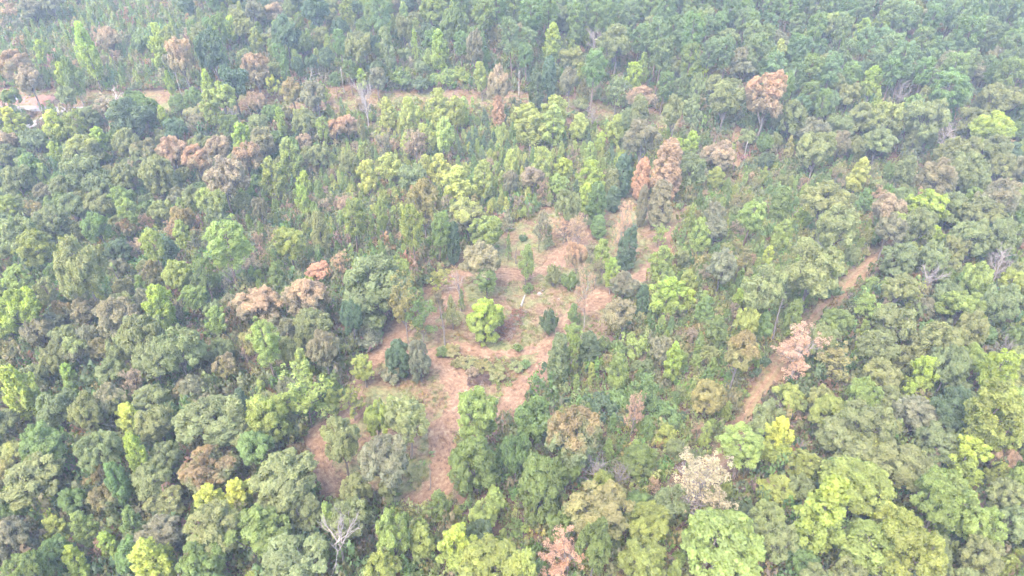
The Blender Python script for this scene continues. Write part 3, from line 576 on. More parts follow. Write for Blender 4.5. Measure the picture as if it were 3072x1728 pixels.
'G': """170 80 250 S y h280 b330;550 80 150 S lg h200;430 200 270 O gg h300;680 220 200 O gg h300;840 130 230 O gg;980 270 230 S y h240;1050 560 190 S yg h380;1150 130 250 O gg h200;1200 300 260 O gg;1570 280 430 O gg h380;780 500 250 O gg h300;330 470 300 O g h300;2030 290 320 L lg h420;1930 500 280 O g h280;1830 180 110 V dg h250;2300 110 280 T lg h220 b320;2500 140 130 S lg;1270 560 230 O gg h250;1550 680 400 O gb h260;900 760 190 S g h330;720 720 200 O ol h180;250 740 420 O gg h320;100 560 250 O gg h200;370 900 200 S yg h180;90 930 200 O g;560 900 200 O g h220;800 880 220 O ol;1150 750 260 O gg;1270 900 270 O gg h220;1590 890 250 S y h230;1810 860 250 S y h290;2150 740 460 O gg h350;2300 970 230 O gg h250;100 1200 330 O gr h330;430 1100 200 S lg h200;650 1100 200 S lg;1210 1180 350 O gr h280;1620 1100 400 O gg h400;1930 1130 430 O lg h350;1000 1080 180 S g;830 1220 200 S yg h220;400 1280 220 O g;570 1370 200 S yg;1170 1360 330 S y h200;2140 1280 170 S yg h160;2200 1390 500 O gg h250;2540 1180 340 D gr h360;1000 1300 200 O g;1500 1350 300 O g""",
'H': """0 430 270 O gg h390 b700;80 150 150 T lg;490 280 300 O gg h330 b560;270 260 200 O lg h250;330 580 330 O gr h300 b880;360 800 130 O gg h250 b950;130 820 220 O gg h250;60 1050 280 O gg;1040 230 290 O lg h380 b520;1010 650 330 L g h450;1450 290 300 O g h320 b550;1760 380 400 O gb h420;1500 780 350 L g h450;1310 550 220 O g h300;1690 640 200 O g;1180 560 70 N g h180;2240 610 240 L g h280;1930 960 460 O ol h380;2250 900 200 O g h180;2320 1050 330 O lg h300;1960 740 180 O lg;1930 650 200 D gr;2100 700 150 D gr;2200 230 120 T pk h220;1700 1310 330 T pk h300;1140 1400 480 O lg h250;1400 1400 200 S lg;850 1240 300 S yg h330;580 1180 250 S lg h260;380 1170 260 O lg h320;300 1380 250 O lg;1160 880 180 S lg h170;1060 1000 200 O lg h200;740 930 150 S g h230;1050 1130 180 O dg;1900 1230 250 O g h400;1650 1100 200 O g;2250 1350 300 O lg;2480 900 250 O gg;1950 180 220 B dg;2100 130 200 B g;2270 80 200 S g;2450 250 200 B g;2450 400 170 B lg;20 1250 80 G gr b1400;660 700 30 G gr h200 b800""",
'I': """170 100 250 O ol h260;380 130 150 B ol;460 270 25 G gr b320;570 240 20 G gr h150 b320;640 360 60 G gr h220 b460;780 250 170 D gr b330;880 470 100 D gr b560;450 470 330 P lg h330 b760;720 450 220 S y h250 b690;790 110 250 O lg h200;1130 240 350 O lg h260;1400 300 330 O gg;1250 430 400 O gg h280;1750 250 330 O gr h280;1900 450 280 O gg;1690 90 130 S yg h200;1370 100 250 O lg;1550 130 200 O gg;2150 550 260 S yg h330;2190 740 150 S yg h180;2300 200 400 P lg;2430 120 250 P lg;2450 360 250 P lg b540;2050 200 300 O dg;2440 590 230 O or h200;1920 560 150 O br;1650 640 420 O gg h350;1370 500 250 O gg;900 620 250 O lg h220;700 800 250 O lg h200;1330 800 480 O lg h420;1030 1000 440 S yg h600;1950 850 380 O lg h400;2250 1100 300 O lg;1450 1250 480 O lg h400;1750 1280 420 O lg;2420 850 250 O gg;2470 780 200 S lg;2480 1050 250 O gg;2250 1320 300 O gg;640 1010 250 O gg h260;470 970 150 O dg;250 980 200 O gg;150 800 400 T tn h430;60 820 250 D gr h330;280 1250 600 O lg h450;480 1120 100 B or;700 1200 250 O gg h300;900 1350 250 O g h200""",
}
PLACED = []      # dicts: k kind, c colour, x, y, s (xy scale), sz, v variant, px, py (crown centre in the photo), w (px), hand
def place(px, py, wpx, k, c, hpx=None, bpy_=None, hand=True, r=random):
    if k == 'T' and c in ('pk', 'tn', 'or'): k = 'W'
    if hpx is None: hpx = wpx * {'O': 1.08, 'L': 1.15, 'P': 1.15, 'S': 1.55, 'V': 2.0, 'T': 1.2, 'W': 1.15, 'D': 1.2}.get(k, 0) or None
    v = r.randrange(len(PROTO[k])); p = PROTO[k][v]
    def size_at(dep, x, y):
        s = wpx * dep / FPX / p['W']
        sz = 1.0
        if hpx:
            th = math.atan2(CAM_Z - 8, math.hypot(x, y))
            Hw = hpx * dep / FPX; Wd = p['W'] * s
            q = max(0.25, (Hw * Hw - (Wd * math.sin(th)) ** 2)) if Hw > Wd * math.sin(th) * 1.15 else (Hw * 0.55) ** 2
            sz = math.sqrt(q) / math.cos(th) / (p['Hc'] * s)
            sz = min(max(sz, 0.55 if k == 'B' else 0.75), 2.0)
        return s, sz
    x, y = hit(px, py); 
    if bpy_:
        # foot of the trunk is visible: x from the crown's column is corrected for perspective lean
        bx, by = hit(px, bpy_)
        for _ in range(6):
            z0 = hg1(bx, by); dep = by * CP - (z0 + 5 - CAM_Z) * SP
            s, sz = size_at(dep, bx, by)
            d = ray(px, py)                       # height at which the crown centre's ray passes over the foot
            t = by / d[1]; hc = CAM_Z + d[2] * t - z0
            bx = d[0] * t
        need = hc / (p['C'] * s)
        if need < 0.8 * sz and k in 'OPSVTW': bpy_ = None
        else: sz = min(max(need, 0.45), 2.2)
        x, y = bx, by
    if not bpy_:
        s, sz = 1.0, 1.0
        for _ in range(8):
            z0 = hg1(x, y); dep = y * CP - (z0 + p['C'] * s * sz - CAM_Z) * SP
            s, sz = size_at(dep, x, y)
            x, y = hit(px, py, p['C'] * s * sz)
    PLACED.append(dict(k=k, c=c, x=x, y=y, s=s, sz=sz, v=v, px=px, py=py, w=wpx, hand=hand, rz=r.uniform(0, 6.28)))
for tile, txt in TREES.items():
    ox, oy = TILE[tile]; q = 1024 / 2576
    for ent in txt.split(';'):
        f = ent.split(); hp = bp = None
        for e in f[5:]:
            if e[0] == 'h': hp = float(e[1:]) * q
            if e[0] == 'b': bp = oy + float(e[1:]) * q
        if f[3] == 'P' and tile in 'BC' and f[4] == 'lg': f[4] = 'cg'
        place(ox + float(f[0]) * q, oy + float(f[1]) * q, float(f[2]) * q, f[3], f[4], hp, bp)

print('T hand', time.time() - T0)
# ------------------------------------------------------------------ trees that fill the woods between them
FZ = [  # crown polygon (photo pixels), spacing m, crown width range m, weights of (kind, colour)
    ('plantation', [(-80, -60), (520, -60), (640, 300), (-80, 290)], 3.6, (2.6, 4.0), [(('N', 'g'), 7), (('N', 'lg'), 6), (('N', 'dg'), 1), (('S', 'lg'), .5), (('T', 'br'), .4), (('O', 'gr'), .25)]),
    ('pine wood', [(1300, -60), (3150, -60), (3150, 400), (2500, 440), (2120, 270), (1500, 230), (1300, 150)], 7.6, (7.2, 9.4), [(('P', 'cg'), 10), (('P', 'g'), 7), (('O', 'gg'), 2), (('O', 'gr'), .8), (('S', 'lg'), .5)]),
    ('top woods', [(520, -60), (1300, -60), (1300, 240), (600, 240)], 7.4, (5.2, 8.0), [(('O', 'gg'), 4), (('O', 'dg'), 4), (('P', 'g'), 3), (('S', 'lg'), 1), (('O', 'gr'), 1)]),
    ('young grove', [(1000, 310), (1500, 330), (2050, 400), (2000, 600), (1500, 640), (1100, 640), (950, 560)], 3.9, (2.6, 4.6), [(('S', 'py'), 6), (('S', 'lg'), 2), (('N', 'dg'), .8), (('N', 'g'), 2), (('B', 'lg'), 2), (('B', 'ol'), 1), (('T', 'br'), .6), (('O', 'gg'), .4)]),
    ('thicket', [(1880, 560), (2700, 480), (2640, 720), (2420, 960), (2260, 1180), (2120, 1480), (1700, 1400), (1680, 1120), (1800, 1020), (1880, 820), (2030, 720)], 3.8, (2.4, 4.6), [(('S', 'g'), 3), (('B', 'g'), 3), (('B', 'ol'), 3), (('S', 'lg'), 2), (('O', 'gg'), 1.5), (('B', 'dg'), 1.5), (('T', 'ol'), 1), (('T', 'br'), 1), (('B', 'gr'), 1)]),
    ('low thicket', [(1180, 1500), (2200, 1440), (2200, 1800), (1100, 1800)], 3.8, (2.4, 4.4), [(('B', 'lg'), 3), (('S', 'lg'), 3), (('B', 'ol'), 2), (('S', 'g'), 2), (('B', 'g'), 2), (('B', 'br'), .6)]),
    ('left mid woods', [(900, 560), (1280, 600), (1250, 760), (1000, 900), (600, 900), (560, 640)], 4.6, (3.0, 5.4), [(('S', 'g'), 3), (('S', 'lg'), 3), (('B', 'ol'), 3), (('N', 'g'), 2), (('O', 'gg'), 2), (('T', 'br'), 1), (('B', 'br'), 1)]),
    ('right woods', [(2150, 380), (3150, 380), (3150, 1800), (2050, 1800), (2280, 1240), (2500, 960), (2700, 720)], 5.6, (5.0, 7.6), [(('O', 'gg'), 8), (('O', 'lg'), 3), (('O', 'g'), 2), (('O', 'gr'), 1), (('S', 'lg'), .6), (('B', 'g'), 1)]),
    ('left woods', [(-80, 300), (1000, 300), (950, 600), (900, 900), (1000, 1060), (900, 1240), (960, 1540), (1200, 1560), (1200, 1800), (-80, 1800)], 5.4, (4.4, 7.0), [(('O', 'gg'), 7), (('O', 'gr'), 2.5), (('O', 'ol'), 1.2), (('O', 'g'), 2), (('S', 'lg'), .8), (('B', 'ol'), 2), (('B', 'g'), 1.5), (('T', 'br'), .6), (('P', 'lg'), .5)]),
]
cell = {}
def cadd(x, y, rad):
    cell.setdefault((int(x // 8), int(y // 8)), []).append((x, y, rad))
def cfree(x, y, rad):
    i, j = int(x // 8), int(y // 8)
    for a in (-1, 0, 1):
        for b in (-1, 0, 1):
            for (u, v, rr) in cell.get((i + a, j + b), ()):
                if (u - x) ** 2 + (v - y) ** 2 < (rad + rr) ** 2: return False
    return True
for t in PLACED: cadd(t['x'], t['y'], PROTO[t['k']][t['v']]['W'] * t['s'] * 0.34)
rf = random.Random(11)
clear_px = [(x * 3072 / 2576, y * 3072 / 2576) for x, y in [(1040, 740), (1150, 645), (1190, 600), (1280, 565), (1400, 515), (1560, 470), (1650, 510), (1725, 540), (1705, 610), (1640, 715), (1560, 725), (1540, 800), (1515, 870), (1400, 905), (1385, 965), (1310, 1050), (1245, 1120), (1165, 1120), (1155, 1250), (1050, 1300), (940, 1265), (860, 1265), (790, 1265), (745, 1120), (790, 1050), (865, 1010), (880, 940), (960, 840), (1010, 770)]]
mgx, mgy = np.meshgrid(np.arange(0, 3072, 6.0) + 3, np.arange(0, 1728, 6.0) + 3)
MASK = inside(clear_px, mgx, mgy).astype(np.uint8)
def near_px(line, d):
    q = np.array([proj(a, b, hg1(a, b))[:3] for a, b in line]); o = np.zeros(mgx.shape, bool)
    for k in range(len(q) - 1):
        for t in np.linspace(0, 1, 5):
            c = q[k] * (1 - t) + q[k + 1] * t; rr = d * FPX / c[2]; o |= ((mgx - c[0]) / rr) ** 2 + ((mgy - c[1]) / (rr * 0.6)) ** 2 < 1
    return o
MASK |= 2 * near_px(TRACK_OPEN, 3.8).astype(np.uint8)
MASK |= 2 * near_px(ROAD, 4.5).astype(np.uint8); MASK |= 2 * near_px(BRANCH, 3.5).astype(np.uint8)
MASK |= 2 * near_px(ROW_OPEN, 3.4).astype(np.uint8)
def mask_at(px, py):
    i, j = int(py // 6), int(px // 6)
    return int(MASK[i, j]) if 0 <= i < MASK.shape[0] and 0 <= j < MASK.shape[1] else 0
HAND = np.zeros(mgx.shape, np.float32)
for t in PLACED:
    if t['k'] in 'BNG': continue
    p = PROTO[t['k']][t['v']]; dp = proj(t['x'], t['y'], hg1(t['x'], t['y']) + 5)[2]; hh = min(p['Hc'] * t['s'] * t['sz'] * FPX / dp * 0.9, t['w'] * 2.2)
    q = ((mgx - t['px']) / (t['w'] * 0.40)) ** 2 + ((mgy - t['py']) / (hh * 0.40)) ** 2 < 1
    HAND[q] = np.maximum(HAND[q], dp)
def hand_at(px, py):
    i, j = int(py // 6), int(px // 6)
    return float(HAND[i, j]) if 0 <= i < HAND.shape[0] and 0 <= j < HAND.shape[1] else 0.0
FILL = []
xs = np.array([rf.uniform(-420, 420) for _ in range(90000)]); ys = np.array([rf.uniform(40, 455) for _ in range(90000)])
zs = hgt(xs, ys)
ppx, ppy, pdep = proj(xs, ys, zs + 5)
opn = openness(xs, ys) > 0.35
okf = (ppx > -130) & (ppx < 3200) & (ppy > -110) & (ppy < 1860) & ~opn
zone = np.full(len(xs), -1)
for zi, z in enumerate(FZ):
    q = okf & (zone < 0) & inside(z[1], ppx, ppy); zone[q] = zi
for i in np.nonzero(zone >= 0)[0]:
    z = FZ[zone[i]]; x, y = float(xs[i]), float(ys[i])
    (k, c) = rf.choices([a for a, b in z[4]], [b for a, b in z[4]])[0]
    w = rf.uniform(*z[3])
    if k in 'SV': w *= 0.62
    if k == 'T': w *= 0.75
    if k == 'B': w = min(w * 0.6, 3.2)
    if k == 'N': w = min(w, 3.4)
    if k in 'OP' and z[0] in ('young grove', 'thicket', 'low thicket', 'left mid woods'): w *= 0.9
    rad = max(z[2] * (0.42 if 'thicket' in z[0] or 'grove' in z[0] else 0.5) * (w / sum(z[3]) * 2) ** 0.8, 0.9)
    if not cfree(x, y, rad * 0.95): continue
    v = rf.randrange(len(PROTO[k])); p = PROTO[k][v]; s = w / p['W']; sz = rf.uniform(0.95, 1.45) * (0.9 if k in 'BN' else 1.0) * (0.88 if z[0] == 'pine wood' else 1.0)
    z0 = hg1(x, y)
    cx, cy_, dp = proj(x, y, z0 + p['C'] * s * sz); wp = w * FPX / dp
    if dp < 60: continue
    bad = False
    for b in (-.4, 0, .5):
        qx, qy, _ = proj(x, y, z0 + (p['C'] + b * p['Hc']) * s * sz)
        for a in (-.4, 0, .4):
            if b >= 0 and k not in 'BN' and hand_at(qx + a * wp * 0.85, qy) > dp + 2: bad = True
            m = mask_at(qx + a * wp, qy)
            if m & 1 or (m & 2 and w > 3.0 and b == 0 and a == 0): bad = True
    if bad: continue
    cadd(x, y, rad * 0.95)
    FILL.append(dict(k=k, c=c, x=x, y=y, s=s, sz=sz, v=v, px=float(cx), py=float(cy_), w=wp, hand=False, rz=rf.uniform(0, 6.28), zone=z[0]))
# keep what can be seen, largest first, up to the limit of each kind
ALL = PLACED + sorted(FILL, key=lambda t: -t['w'])
count = {}; SINGLE = []; MASS = []
for t in ALL:
    inview = -40 < t['px'] < 3110 and -40 < t['py'] < 1800
    lim = 230 if t['k'] == 'N' else 290
    if inview and (t['hand'] or count.get(t['k'], 0) < lim):
        count[t['k']] = count.get(t['k'], 0) + 1; SINGLE.append(t)
    else: MASS.append(t)
print('TREES', count, 'mass', len(MASS))

print('T fill', time.time() - T0)
# ------------------------------------------------------------------ labels that single a tree out
LANDMARKS = [
    (1648, 974, 'the dark round bush in the clearing'), (1537, 974, 'the brush pile in the clearing'), (1453, 966, 'the lime-green tree in the clearing'),
    (1570, 905, 'the fallen white log'), (2394, 1061, 'the pink dead tree by the track'), (2033, 1621, 'the bare white tree at the lower left'),
    (2108, 1470, 'the leafless tan tree, lower right'), (2457, 1550, 'the big lime tree, lower right'), (700, 1500, 'the twin yellow crowns, lower left'),
    (68, 1184, 'the yellow tree on the left edge'), (130, 326, 'the gravel road'), (2294, 270, 'the orange-topped tree by the pines'),
    (1497, 338, 'the rust-coloured vine column'), (1625, 260, 'the two vine-clad towers'), (2787, 834, 'the bare tree in the right woods'),
    (2843, 401, 'the bare tree on the far right'), (850, 915, 'the pair of brown oaks'), (1123, 870, 'the big grey oak beside the clearing'),
    (590, 460, 'the row of orange trees'), (767, 210, 'the pink tree, upper left'), (1420, 480, 'the grove of pale saplings'),
    (2520, 900, 'the bend of the dirt track'), (300, 1290, 'the yellow leaning column, left'), (1878, 743, 'the lone dark tree in the clearing'),
    (2670, 560, 'the bright tree above the track'), (0, 0, 'the top left corner'), (3072, 0, 'the top right corner'), (0, 1728, 'the bottom left corner'),
    (3072, 1728, 'the bottom right corner'), (1536, 0, 'the middle of the top edge'), (1536, 1728, 'the middle of the bottom edge'), (0, 720, 'the middle of the left edge'), (3072, 900, 'the right edge'),
    (500, 120, 'the young pine plantation'), (2600, 150, 'the middle of the pine wood'),
]
LANDMARKS[5] = (1010, 1621, 'the bare white tree at the lower left')
ORD = ['nearest', 'second nearest', 'third nearest', 'fourth nearest', 'fifth nearest', 'sixth nearest', 'seventh nearest', 'eighth nearest', 'ninth nearest', 'tenth nearest', 'eleventh nearest', 'twelfth nearest', 'thirteenth nearest', 'fourteenth nearest']
def aspect_word(t):
    wm = PROTO[t['k']][t['v']]['W'] * t['s']
    if t['k'] in 'OPL': return 'large' if wm > 8.5 else ('small' if wm < 5.2 else 'mid-sized')
    if t['k'] in 'SVTDW': return 'tall' if t['s'] * t['sz'] > 1.0 else 'small'
    return 'low' if wm < 2.6 else 'full'
classes = {}
for t in SINGLE:
    if t['k'] in 'DG': t['cls'] = f"{aspect_word(t)} {'pale ' if t['k'] == 'D' else 'grey '}{WORD[t['k']]}"
    else: t['cls'] = f"{aspect_word(t)} {CWORD[t['c']]} {WORD[t['k']]}"
    classes.setdefault(t['cls'], []).append(t)
def side(t, l):
    dx, dy = t['px'] - l[0], t['py'] - l[1]
    if abs(dx) > abs(dy) * 1.2: return 'right of' if dx > 0 else 'left of'
    return 'below' if dy > 0 else 'above'
def short(s): return s
ranked = {}
for cls, ts in classes.items():
    taken = set(); slots = []
    for l in LANDMARKS:
        for sd in ('right of', 'left of', 'below', 'above'):
            c = sorted((t for t in ts if side(t, l) == sd), key=lambda t: math.hypot(t['px'] - l[0], t['py'] - l[1]))
            for k, t in enumerate(c[:14]): slots.append((k, math.hypot(t['px'] - l[0], t['py'] - l[1]), id(t), sd, l[2], t))
    slots.sort(key=lambda q: (q[0] * 140 + q[1]))
    for k, d, i, sd, ph, t in slots:
        if i in taken or len(f"{cls} {ORD[k]} {sd} {ph}".split()) > 16: continue
        taken.add(i); t['label'] = f"{cls}, {ORD[k]} {sd} {ph}" if k else f"{cls} closest {sd} {ph}"
    for t in ts:
        if id(t) not in taken:
            t['label'] = f"{cls} deep in the {t.get('zone', 'woods')}"
GROUPS = dict(L='round-crowned trees of the mixed woods', O='round-crowned trees of the mixed woods', P='pines of the woods', S='slender upright trees', V='vine-covered trees', N='young pines', B='bushes of the thickets', T='thin-crowned trees', D='bare leafless trees', W='withered trees with dead leaves', G='dead standing trunks')
TOP2 = dict(br=((.20, .15, .085), .0), gb=((.30, .165, .10), .9), gg=((.22, .22, .12), .25), gr=((.24, .19, .13), .5), y=((.45, .42, .05), .3), ol=((.27, .18, .10), .6))
TOP2['or'] = ((.34, .19, .11), .0)
rt = random.Random(5)
def tint(c, r):
    b = COLOR[c]; f = r.uniform(0.88, 1.13); h = r.uniform(-0.09, 0.09)
    return (b[0] * f * (1 + h), b[1] * f, b[2] * f * (1 - h * 0.8))
for t in SINGLE:
    p = PROTO[t['k']][t['v']]
    root = bpy.data.objects.new(NAMES[t['k']], None); root.empty_display_size = 0.5
    root.location = (t['x'], t['y'], gz(t['x'], t['y'])); root.rotation_euler = (rt.uniform(-.05, .05), rt.uniform(-.05, .05), t['rz']); u = rt.uniform(.9, 1.12)
    root.scale = (t['s'] * u, t['s'] / u, t['s'] * t['sz'])
    link(root)
    root['label'] = t['label']; root['category'] = 'bush' if t['k'] == 'B' else 'tree'; root['group'] = GROUPS[t['k']]
    tr = bpy.data.objects.new('stems' if t['k'] == 'B' else 'trunk', p['trunk'])
    bt = BARK_TINT[t['k']]; f = rt.uniform(0.8, 1.25); 
    tr.color = (bt[0] * f, bt[1] * f, bt[2] * f, 1); link(tr, root)
    if p['crown'] is not None:
        cr = bpy.data.objects.new('crown', p['crown']); cr.color = (*tint(t['c'], rt), 1)
        tt, tm = TOP2.get(t['c'], ((.3, .25, .1), 0.0))
        if t['k'] in 'P N': tm = 0.0
        cr['top_tint'] = [float(q) for q in tt]; cr['top_mix'] = float(tm * rt.uniform(0.3, 1.0))
        if t['c'] in ('y', 'yg'):
            cr['top_tint'] = [float(q) for q in tint(t['c'], rt)]; cr['top_mix'] = 0.95
            b = COLOR[t['c']]; g = COLOR['lg']; f = rt.uniform(.2, .5); cr.color = tuple(b[q] * f + g[q] * (1 - f) for q in range(3)) + (1,)
        elif t['k'] in 'OT' and t['w'] < 110 and rt.random() < 0.12:
            cr['top_tint'] = [float(q) for q in tint(rt.choice(['br', 'ol', 'py', 'py']), rt)]; cr['top_mix'] = rt.uniform(.35, .75)
        if t['c'] in ('br', 'or') and t['k'] == 'O':   # browned crown, greener below
            cr['top_tint'] = [float(q) for q in tint(t['c'], rt)]; cr['top_mix'] = 1.0
            b = COLOR[t['c']]; g = COLOR['gr']; cr.color = (b[0] * .45 + g[0] * .55, b[1] * .45 + g[1] * .55, b[2] * .45 + g[2] * .55, 1)
        link(cr, root)

print('T objs', time.time() - T0)
# ------------------------------------------------------------------ uncountable growth: instanced masses
def gn_mass(name, pts, protos, label, cat):
    """pts: list of (x, y, z, scale_xy, scale_z, rot, variant, (r,g,b))"""
    me = bpy.data.meshes.new(name); n = len(pts); A = np.array([q[:3] for q in pts], np.float32)
    me.vertices.add(n); me.vertices.foreach_set('co', A.ravel())
    def fa(nm, vals, ty='FLOAT', key='value'):
        a = me.attributes.new(nm, ty, 'POINT'); a.data.foreach_set(key, np.asarray(vals, np.int32 if ty == 'INT' else np.float32).ravel())
    fa('sc', [(q[3], q[3], q[4]) for q in pts], 'FLOAT_VECTOR', 'vector')
    fa('rot', [(0, 0, q[5]) for q in pts], 'FLOAT_VECTOR', 'vector')
    fa('vi', [q[6] for q in pts], 'INT')
    fa('tint', [(*q[7], 1) for q in pts], 'FLOAT_COLOR', 'color')
    o = link(bpy.data.objects.new(name, me)); o['kind'] = 'stuff'; o['label'] = label; o['category'] = cat
    ng = bpy.data.node_groups.new(name, 'GeometryNodeTree')
    ng.interface.new_socket('Geometry', in_out='INPUT', socket_type='NodeSocketGeometry')
    ng.interface.new_socket('Geometry', in_out='OUTPUT', socket_type='NodeSocketGeometry')
    N, L = ng.nodes, ng.links
    gi = N.new('NodeGroupInput'); gout = N.new('NodeGroupOutput')
    col = bpy.data.collections.new(name + '_shapes')
    for i, m in enumerate(protos):
        po = bpy.data.objects.new(f'{name}_shape_{i:02d}', m); col.objects.link(po)
    ci = N.new('GeometryNodeCollectionInfo'); ci.inputs['Collection'].default_value = col
    ci.inputs['Separate Children'].default_value = True; ci.inputs['Reset Children'].default_value = True
    ip = N.new('GeometryNodeInstanceOnPoints'); ip.inputs['Pick Instance'].default_value = True
    m2p = N.new('GeometryNodeMeshToPoints'); L.new(gi.outputs[0], m2p.inputs['Mesh'])
    L.new(m2p.outputs[0], ip.inputs['Points']); L.new(ci.outputs[0], ip.inputs['Instance'])
    def na(nm, ty):
        q = N.new('GeometryNodeInputNamedAttribute'); q.data_type = ty; q.inputs[0].default_value = nm; return q.outputs[0]
    L.new(na('vi', 'INT'), ip.inputs['Instance Index']); L.new(na('sc', 'FLOAT_VECTOR'), ip.inputs['Scale'])
    e2r = N.new('FunctionNodeEulerToRotation'); L.new(na('rot', 'FLOAT_VECTOR'), e2r.inputs[0]); L.new(e2r.outputs[0], ip.inputs['Rotation'])
    L.new(ip.outputs[0], gout.inputs[0])
    md = o.modifiers.new('scatter', 'NODES'); md.node_group = ng
    return o
def mass_mesh(m, i):
    c = m.copy(); c.name = f'mass_{i}'; c.materials.clear(); c.materials.append(LEAF_I); return c
# trees beyond the limit or just out of the frame
kinds = 'OPSNBT'; protos = []; vidx = {}
for k in kinds:
    for v, p in enumerate(PROTO[k]):
        if v > 2: continue
        vidx[(k, v)] = len(protos); protos.append(mass_mesh(p['crown'], len(protos)))
pts = []
for t in MASS:
    if t['k'] not in kinds: continue
    pts.append((t['x'], t['y'], gz(t['x'], t['y']), t['s'], t['s'] * t['sz'], t['rz'], vidx[(t['k'], t['v'] % 3)], tint(t['c'], rt)))
if pts: gn_mass('woodland_mass', pts, protos, 'uncounted small crowns that close the canopy between and behind the trees', 'woodland')

def build_shrub(seed, W=2.0, Hc=1.2, n=130, size=0.30):
    r = np.random.default_rng(seed); a = Acc()
    for i in range(7):
        p = np.array([r.normal() * W * 0.26, r.normal() * W * 0.26, r.uniform(0.25, 0.75) * Hc])
        V, Q = clump_leaves(p, r.uniform(0.3, 0.5) * W / 2, nrm(r.normal(size=3)), n // 7, size, r); a.leaf(V, Q, r.uniform(0.2, 0.8), r)
    return a.mesh('shrub', [LEAF_I])
def build_tuft(seed, n=16, h=0.38):
    r = np.random.default_rng(seed); V = []; T = []; lv = []
    for i in range(n):
        an = r.uniform(0, 6.3); b = r.normal(size=2) * 0.22; ln = r.uniform(0.6, 1.2) * h; o = np.array([math.cos(an), math.sin(an)])
        wv = np.array([-o[1], o[0]]) * 0.035
        k = len(V)
        V += [(b[0] - wv[0], b[1] - wv[1], -0.02), (b[0] + wv[0], b[1] + wv[1], -0.02), (b[0] + o[0] * ln * 0.8, b[1] + o[1] * ln * 0.8, ln * 0.75)]
        T.append((k, k + 1, k + 2)); lv += [r.random()] * 3
    return mesh_from('tuft', V, tris=T, mats=[LEAF_I], attr={'lv': lv})
SH = [build_shrub(1000 + i, Hc=h) for i, h in enumerate([1.0, 1.4, 0.8, 1.8])]
TU = [build_tuft(1100 + i, h=h) for i, h in enumerate([0.32, 0.45, 0.26])]
ru = random.Random(3)
UC = [(.19, .215, .11), (.16, .21, .095), (.225, .235, .12), (.25, .21, .14), (.27, .205, .15), (.2, .25, .10), (.13, .18, .09), (.21, .225, .13)]
UL = [(.27, .30, .12), (.22, .27, .11), (.29, .30, .14), (.20, .26, .10), (.25, .23, .13)]
N0 = 100000
xs = np.array([ru.uniform(-340, 340) for _ in range(N0)]); ys = np.array([40 + 390 * (ru.random() ** 1.15) for _ in range(N0)])
ppx, ppy, pdep = proj(xs, ys, hgt(xs, ys)); oo = openness(xs, ys)
pathd = np.minimum.reduce([dist_line(q, xs, ys) - h for q, h in ((PATH_E, 3.5), (PATH_W, 3.4), (PATH_M, 3.7), (PATH_X, 2.3), (TRACK, 2.3))])
ok = (ppx > -60) & (ppx < 3130) & (ppy > -30) & (ppy < 1790) & (oo < 0.25)
light = inside(FZ[3][1], ppx, ppy) | inside(FZ[4][1], ppx, ppy) | inside(FZ[5][1], ppx, ppy)
weeds = (oo >= 0.25) & (pathd > 0) & (ppx > -60) & (ppx < 3130)
wedge = inside(poly_ground([(1110, 905), (1380, 900), (1330, 980), (1250, 1040), (1180, 980)]), xs, ys)
pts = []
for i in np.nonzero(ok)[0][:38000]:
    x, y = float(xs[i]), float(ys[i]); s = ru.uniform(0.8, 1.9) if light[i] else ru.uniform(1.0, 2.5)
    pts.append((x, y, gz(x, y), s, s * ru.uniform(0.8, 2.3), ru.uniform(0, 6.28), ru.randrange(4), tuple(q * ru.uniform(.8, 1.2) for q in ru.choice(UL if light[i] else UC))))
for i in np.nonzero(weeds)[0]:          # weeds and low scrub between the mown paths
    if ru.random() > (0.9 if wedge[i] else 0.2): continue
    x, y = float(xs[i]), float(ys[i]); s = ru.uniform(0.3, 0.8) * (1.2 if wedge[i] else 1)
    pts.append((x, y, gz(x, y), s, s * ru.uniform(0.5, 1.1), ru.uniform(0, 6.28), ru.randrange(4), tuple(q * ru.uniform(.8, 1.2) for q in ru.choice(UL))))
gn_mass('undergrowth', pts, SH, 'low tangled undergrowth on the floor of the woods', 'undergrowth')
# grass of the open ground: dry straw with greener drifts
N0 = 110000
lo = np.array(CLEAR)
xs = np.array([ru.uniform(-200, 210) for _ in range(N0)]); ys = np.array([ru.uniform(60, 330) for _ in range(N0)])
oo = openness(xs, ys); ppx, ppy, pdep = proj(xs, ys, hgt(xs, ys))
pathd = np.minimum.reduce([dist_line(q, xs, ys) - h for q, h in ((PATH_E, 2.3), (PATH_W, 2.1), (PATH_M, 2.8), (PATH_X, 1.4), (TRACK, 1.5), (ROAD, 2.6), (BRANCH, 2.0))])
rowd = dist_line(ROW, xs, ys)
drift = np.sin(xs * 0.11 + 1) * np.cos(ys * 0.09) + 0.6 * np.sin(xs * 0.31 + ys * 0.23)
pts = []
for i in np.nonzero((oo > 0.2) & (ppx > -60) & (ppx < 3130))[0]:
    x, y = float(xs[i]), float(ys[i])
    if pathd[i] < 0 and ru.random() < 0.45: continue
    green = (drift[i] > 0.25 and pathd[i] > 0) or (rowd[i] < 9 and xs[i] > -110)
    c = ru.choice([(.12, .15, .045), (.16, .17, .06), (.15, .17, .05)]) if green and ru.random() < 0.75 else ru.choice([(.24, .15, .085), (.28, .19, .11), (.2, .12, .066), (.21, .17, .075)])
    s = ru.uniform(0.6, 1.3) * (1.25 if green else 0.8) * (0.55 if pathd[i] < 0 else 1)
    pts.append((x, y, gz(x, y), s, s, ru.uniform(0, 6.28), ru.randrange(3), tuple(q * ru.uniform(.85, 1.15) for q in c)))
gn_mass('dry_grass', pts, TU, 'short dry grass with greener drifts over the clearing', 'grass')
print('grass', len(pts))

